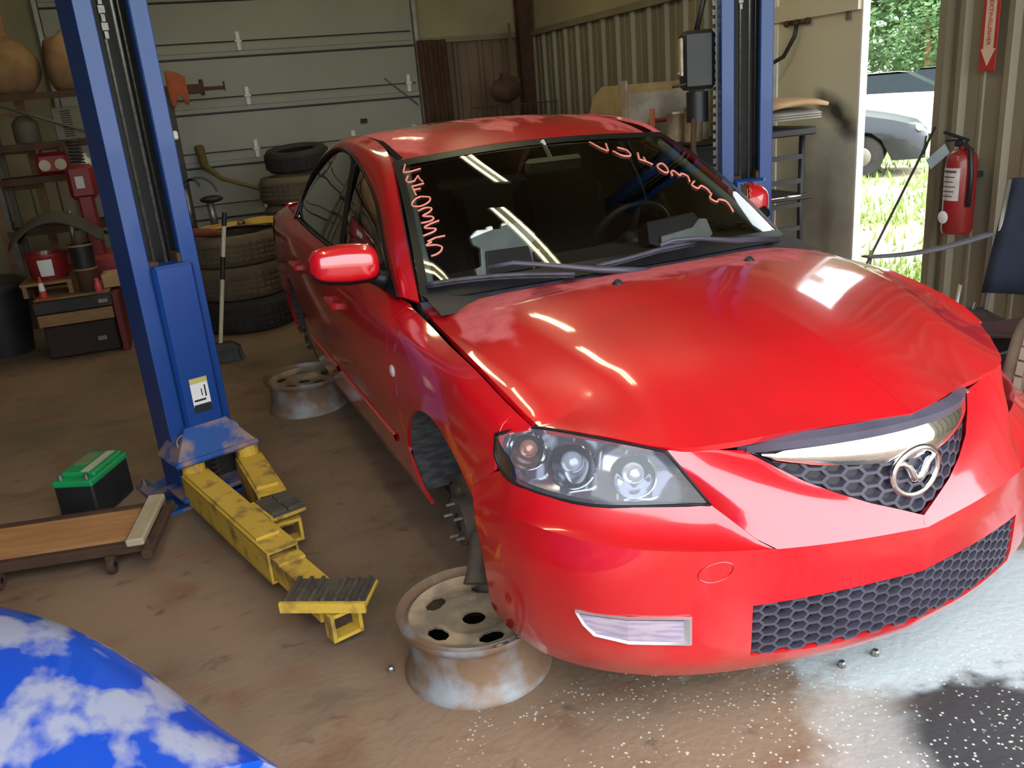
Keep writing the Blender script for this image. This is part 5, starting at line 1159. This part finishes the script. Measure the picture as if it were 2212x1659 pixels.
b = MB(); b.box((0, 0, 0), (.34, .36, .02)); b.box((-.15, 0, -.05), (.03, .3, .09)); b.box((.15, 0, -.05), (.03, .3, .09)); o = b.build('wooden_step', M_WOOD, None); o.location = (-1.12, 7.07, .556); tag(o, 'small wooden step carrying the red tub on the bench', 'step')
for k, (x, z, r, lab, m) in enumerate(((-.845, .46, .075, 'grey metal pot, lower of the two stacked on the bench', M_RUST), (-.845, .632, .082, 'black pot with tan rim, upper of the two stacked on the bench', M_BLACK))):
    b = MB(); b.lathe([(0, 0), (r*.92, 0), (r, .155), (r*1.12, .158), (r*1.12, .168), (r*.94, .168), (r*.88, .01), (0, .01)], seg=22); o = b.build('metal_pot', m, None, 40); o.location = (x, 6.93, z); tag(o, lab, 'pot', 'pots stacked on the bench')
    b = MB(); b.lathe([(r*1.13, .157), (r*1.13, .169), (r*.94, .17)], seg=22); b.build('rim', mat('tan rim', srgb(140, 112, 80), .7), o, 40)
t = thing('safety_cone', 'small orange and white cone on the bench corner', 'cone', (-1.14, 6.82, .459), 0)
b = MB(); b.lathe([(.028, .012), (.022, .06)], seg=16); b.box((0, 0, .006), (.1, .1, .012)); b.build('cone_base', mat('cone orange', srgb(190, 70, 40), .6), t, 40)
b = MB(); b.lathe([(.016, .115), (.008, .16), (0, .16)], seg=16); b.build('cone_tip', MATS['cone orange'], t, 40)
b = MB(); b.lathe([(.0225, .058), (.0165, .116)], seg=16); b.build('white_band', M_WHITE, t, 40)
b = MB(); b.lathe([(0, 0), (.024, 0), (.026, .05), (.016, .08), (.016, .1), (0, .1)], seg=14); o = b.build('pink_bottle', mat('pinkish red plastic', srgb(214, 76, 86), .4), None, 40); o.location = (-.775, 6.80, .459); tag(o, 'small pinkish red bottle on the bench edge by the blue post', 'bottle')
b = MB(); b.bbox((0, 0, .05), (.13, .2, .1), .004); o = b.build('cardboard_box', M_CARD, None); o.location = (-.69, 7.02, .459); tag(o, 'small cardboard box at the post end of the bench', 'box')
t = thing('waste_bin', 'large black bin with dented lid at the left edge', 'bin', (-1.58, 7.36, 0), 0)
b = MB(); b.lathe([(0, 0), (.20, 0), (.25, .5), (.262, .5), (.262, .53)], seg=24); b.build('body', M_BLACK, t, 40)
b = MB(); b.lathe([(.268, .51), (.268, .545), (.2, .58), (0, .6)], seg=24); b.build('lid', M_DARK, t, 40)
t = thing('wooden_ladder', 'pale wooden ladder standing at the far left edge', 'ladder', (-1.62, 8.7, 0), .0)
for x in (0, .36):
    b = MB(); b.box((x, 0, 1.5), (.07, .04, 3.0)); b.build('rail', M_WOOD, t)
for k in range(9):
    b = MB(); b.box((.18, 0, .25+.3*k), (.3, .03, .04)); b.build('rung', M_WOOD, t)
# bar with rag fixed before the overhead door; grinder stand
t = thing('bench_vice_bar', 'dark bar with clamps and orange rag, by the post before the overhead door', 'clamp', (.05, 8.9, 0), 0)
b = MB(); b.box((-.10, 0, .93), (.05, .05, 1.86)); b.box((-.1, 0, .01), (.3, .3, .02)); b.build('stand', M_DARK, t)
b = MB(); b.box((.04, 0, 1.86), (.34, .07, .085)); b.box((.30, 0, 1.855), (.2, .03, .035)); b.box((.40, 0, 1.87), (.015, .05, .08)); b.cyl((.2, 0, 1.80), (.2, 0, 1.94), .02, seg=8); b.build('jaw_bar', M_RUST, t)
b = MB(); G = [[(-.10+.17*f, -.055-.008*math.sin(6*f), 2.03-.06*f*f-g*(.30-.1*f+.05*math.sin(9*f))) for g in np.linspace(0, 1, 6)] for f in np.linspace(0, 1, 10)]; b.grid(G); o = b.build('rag', mat('orange rag', srgb(164, 84, 54), .9, col2=srgb(110, 70, 50)), t, 0); o.modifiers.new('thick', 'SOLIDIFY').thickness = .006
t = thing('grinder_stand', 'pedestal stand with two black hooked guards before the overhead door', 'tool stand', (.0, 8.45, 0), 0)
b = MB(); b.box((.0, 0, .30), (.34, .25, .6)); b.build('base_box', M_RUST, t); b = MB(); b.tube([(.13, 0, .6), (.12, 0, .88)], .035, 10); b.tube([(-.06, 0, .6), (-.07, 0, 1.0)], .025, 10); b.build('pedestal', M_STEEL, t, 0)
for cx, cz, r, a0, a1 in ((.04, .93, .15, .15, 2.6), (-.02, 1.0, .07, .2, 3.6)):
    b = MB(); b.lathe([(r, -.04), (r+.02, -.04), (r+.02, .04), (r, .04), (r, -.04)], (cx, 0, cz), seg=18, M=Matrix.Rotation(PI/2, 3, 'X'), a0=a0, a1=a1); b.build('guard', M_BLACK, t, 30)
b = MB(); b.ball((.14, 0, .89), .07, 14, 8, (1.5, 1, .5)); b.build('seat_cup', M_BLACK, t, 0)
b = MB(); b.tube([(.14, 9.91, 1.32), (.16, 9.8, 1.12), (.3, 9.4, 1.0), (.62, 9.3, .88), (.8, 9.25, .86)], [.05, .04, .022, .022, .022], 8); o = b.build('yellow_hose', mat('dull yellow hose', srgb(126, 108, 62), .7), None, 0); tag(o, 'dull yellow hose drooping from the overhead door to the tyre pile', 'hose')

# ================================================================== outside
M_GRASS = mat('patchy grass', srgb(112, 130, 74), .95, col2=srgb(186, 166, 138), scale=.9, lo=.40, hi=.56, amount=.95)
b = MB(); b.box((41., 10, -.16), (73.8, 140, .12)); b.box((-36.05, 10, -.16), (60, 140, .12)); b.box((-1., -31.5, -.16), (10.2, 60, .12)); b.box((-1., 45., -.16), (10.2, 69, .12))
tag(b.build('ground', M_GRASS), kind='structure')
rr = random.Random(5); b = MB()
for k in range(5200):
    d = 1.2+rr.random()**1.6*13; a = .80+rr.uniform(-.17, .19); x, y = 3.2+d*math.cos(a), 3.4+d*math.sin(a)
    if x < 4.25: continue
    if math.sin(x*1.7+y)+math.sin(y*2.3-x*.6) < -.3 and rr.random() < .8: continue
    h = rr.uniform(.03, .13); w = .008+.002*d*.6; c, s = math.cos(rr.random()*6), math.sin(rr.random()*6); lx, ly = rr.uniform(-.05, .05), rr.uniform(-.05, .05)
    b.add([(x-w*c, y-w*s, -.1), (x+w*c, y+w*s, -.1), (x+lx, y+ly, -.1+h)], [(0, 1, 2)])
tag(b.build('grass_blades', mat('grass blade', srgb(140, 170, 92), .8, col2=srgb(176, 170, 110), scale=.8), None), 'tufts of green grass outside the side door', 'grass', kind='stuff')
# trees
M_LEAF = mat('leaf green', srgb(74, 108, 56), .7, col2=srgb(108, 138, 84), scale=.5, lo=.4, hi=.6, amount=1.)
def crown_mesh(seed, n=5200):
    r = random.Random(seed); b = MB(); cl = [(r.gauss(0, 1.0), r.gauss(0, 1.0), r.uniform(.9, 8.5), r.uniform(.9, 1.6)) for _ in range(26)]
    for k in range(n):
        cx, cy, cz, cr_ = cl[k % 26]; v = Vector((r.gauss(0, 1), r.gauss(0, 1), r.gauss(0, 1))).normalized()*cr_*(r.random()**.35)
        p = Vector((cx, cy, cz))+v; u = Vector((r.gauss(0, 1), r.gauss(0, 1), r.gauss(0, .6))).normalized(); w = u.orthogonal().normalized(); s = r.uniform(.11, .2)
        b.add([p-u*s, p+w*s*.6, p+u*s, p-w*s*.6], [(0, 1, 2, 3)])
    return b
protos = []
for k in range(3):
    b = crown_mesh(k+1); o = b.build('crown', M_LEAF, None); b = MB(); b.tube([(0, 0, 0), (.1, 0, 2), (.0, .1, 4.5), (.1, 0, 8)], [.22, .18, .13, .05], 8); w = b.build('trunk', M_WOOD, None, 0); protos.append((o.data, w.data)); bpy.data.objects.remove(o); bpy.data.objects.remove(w)
TREES = [(24.5, 29.5, 1.15, 'bright green tree beyond the parked cars, left in the doorway'), (28.5, 28.0, 1.25, 'bright green tree beyond the parked cars, middle of the doorway'), (30.5, 24.0, 1.15, 'bright green tree beyond the parked cars, right in the doorway'), (32, 36.5, 1.6, 'taller tree at the back of the grove, left'), (37, 32, 1.6, 'taller tree at the back of the grove, right'), (24.6, 24.6, .62, 'low bushy tree just behind the parked cars')]
for i, (x, y, s, lab) in enumerate(TREES):
    t = thing('tree', lab, 'tree', (x, y, -.1), i*1.3, 'trees beyond the parked cars'); t.scale = (s, s, s)
    for nm, d in zip(('crown', 'trunk'), protos[i % 3]):
        o = bpy.data.objects.new(nm, d); COL.objects.link(o); o.parent = t
# parked cars
def parked(label, loc, rz, col, c2, hood=None, group='cars parked outside'):
    t = thing('parked_car', label, 'car', loc, rz, group); m = mat('paint '+label[:12], col, .4, col2=c2, coat=.3)
    XSs = [0, .1, .5, .95, 1.25, 1.9, 2.3, 2.9, 3.4, 3.9, 4.3, 4.45]; zs = [.62, .74, .86, .95, 1.0, 1.02, 1.03, 1.04, 1.06, 1.06, 1.0, .8]; ws_ = [.6, .75, .84, .87, .88, .88, .88, .88, .87, .85, .78, .7]
    G = []
    for x in np.linspace(0, 4.45, 30):
        zt_, w = itp(x, XSs, zs), itp(x, XSs, ws_); zb_ = .25
        for cx in (.9, 3.5):
            if abs(x-cx) < .36: zb_ = max(zb_, .32+math.sqrt(.36**2-(x-cx)**2))
        G.append([(-w*.94, x, zb_), (-w, x, max(.55, zb_+.02)), (-w*.97, x, zt_-.12), (-w*.88, x, zt_-.01), (-w*.4, x, zt_+.03), (0, x, zt_+.04), (w*.4, x, zt_+.03), (w*.88, x, zt_-.01), (w*.97, x, zt_-.12), (w, x, max(.55, zb_+.02)), (w*.94, x, zb_)])
    b = MB(); b.grid(G, True); b.add(G[0], [tuple(range(11))]); b.add(G[-1], [tuple(range(11))]); b.build('body', m, t, 40)
    b = MB(); G = [[(-.78, 1.25+.0, 1.0), (-.6, 2.0, 1.42), (-.6, 3.0, 1.42), (-.76, 3.75, 1.04)], [(0, 1.15, 1.03), (0, 1.95, 1.46), (0, 3.05, 1.46), (0, 3.85, 1.07)], [(.78, 1.25, 1.0), (.6, 2.0, 1.42), (.6, 3.0, 1.42), (.76, 3.75, 1.04)]]
    b.grid(G); b.add(G[0], [(0, 1, 2, 3)]); b.add(G[2], [(3, 2, 1, 0)]); b.build('cabin_glass', mat('dark car glass', srgb(30, 40, 44), .3, spec=.2), t, 30)
    b = MB(); b.grid([[(x, y, z+.012) for y, z in ((1.98, 1.425), (2.2, 1.455), (3.0, 1.45), (3.1, 1.42))] for x in (-.61, -.3, 0, .3, .61)], True); b.build('roof', m, t, 40)
    for x in (-.72, .72):
        for y in (.9, 3.5):
            b = MB(); b.lathe([(.12, -.09), (.30, -.10), (.32, -.06), (.32, .06), (.30, .10), (.12, .09)], (x, y, .32), 'X', 24); o = b.build('wheel', M_RUBBERB, t, 40)
            b = MB(); b.lathe([(0, .1), (.12, .1), (.19, .07), (.2, -.07), (.12, -.1), (0, -.1)], (x, y, .32), 'X', 20); b.build('hub', M_STEEL, o, 40)
    for x in (-.6, .6):
        b = MB(); b.ball((x, .12, .7), .12, 12, 8, (1.1, .6, .6)); b.build('headlamp', M_CHROME, t, 0)
    b = MB(); b.grid([[(x*.62, y, z) for y, z in ((.02, .3), (-.03, .45), (.0, .58))] for x in (-1, -.4, .4, 1)]); b.build('bumper', m, t, 40)
    if hood:
        b = MB(); b.grid([[(x, 1.2-1.0*f*math.cos(.75), 1.02+1.0*f*math.sin(.75)+.03*math.sin(PI*f)) for f in np.linspace(0, 1, 6)] for x in (-.7, -.35, 0, .35, .7)]); o = b.build('raised_bonnet', hood, t, 40); o.modifiers.new('thick', 'SOLIDIFY').thickness = .02
    return t
parked('dark slate car nearest the side doorway, front wheel showing', (10.95, 10.85, -.1), .78, srgb(20, 25, 33), srgb(14, 18, 24))
parked('white car parked sideways behind the dark one', (17.2, 14.9, -.1), .78, srgb(236, 238, 238), srgb(222, 226, 228), M_BLACK)
parked('silver blue car in the row behind the white car', (21.5, 17.4, -.1), .62, srgb(150, 166, 178), srgb(120, 134, 148))
parked('second white car further left in the row', (18.2, 24.4, -.1), .9, srgb(232, 236, 238), srgb(216, 220, 224))
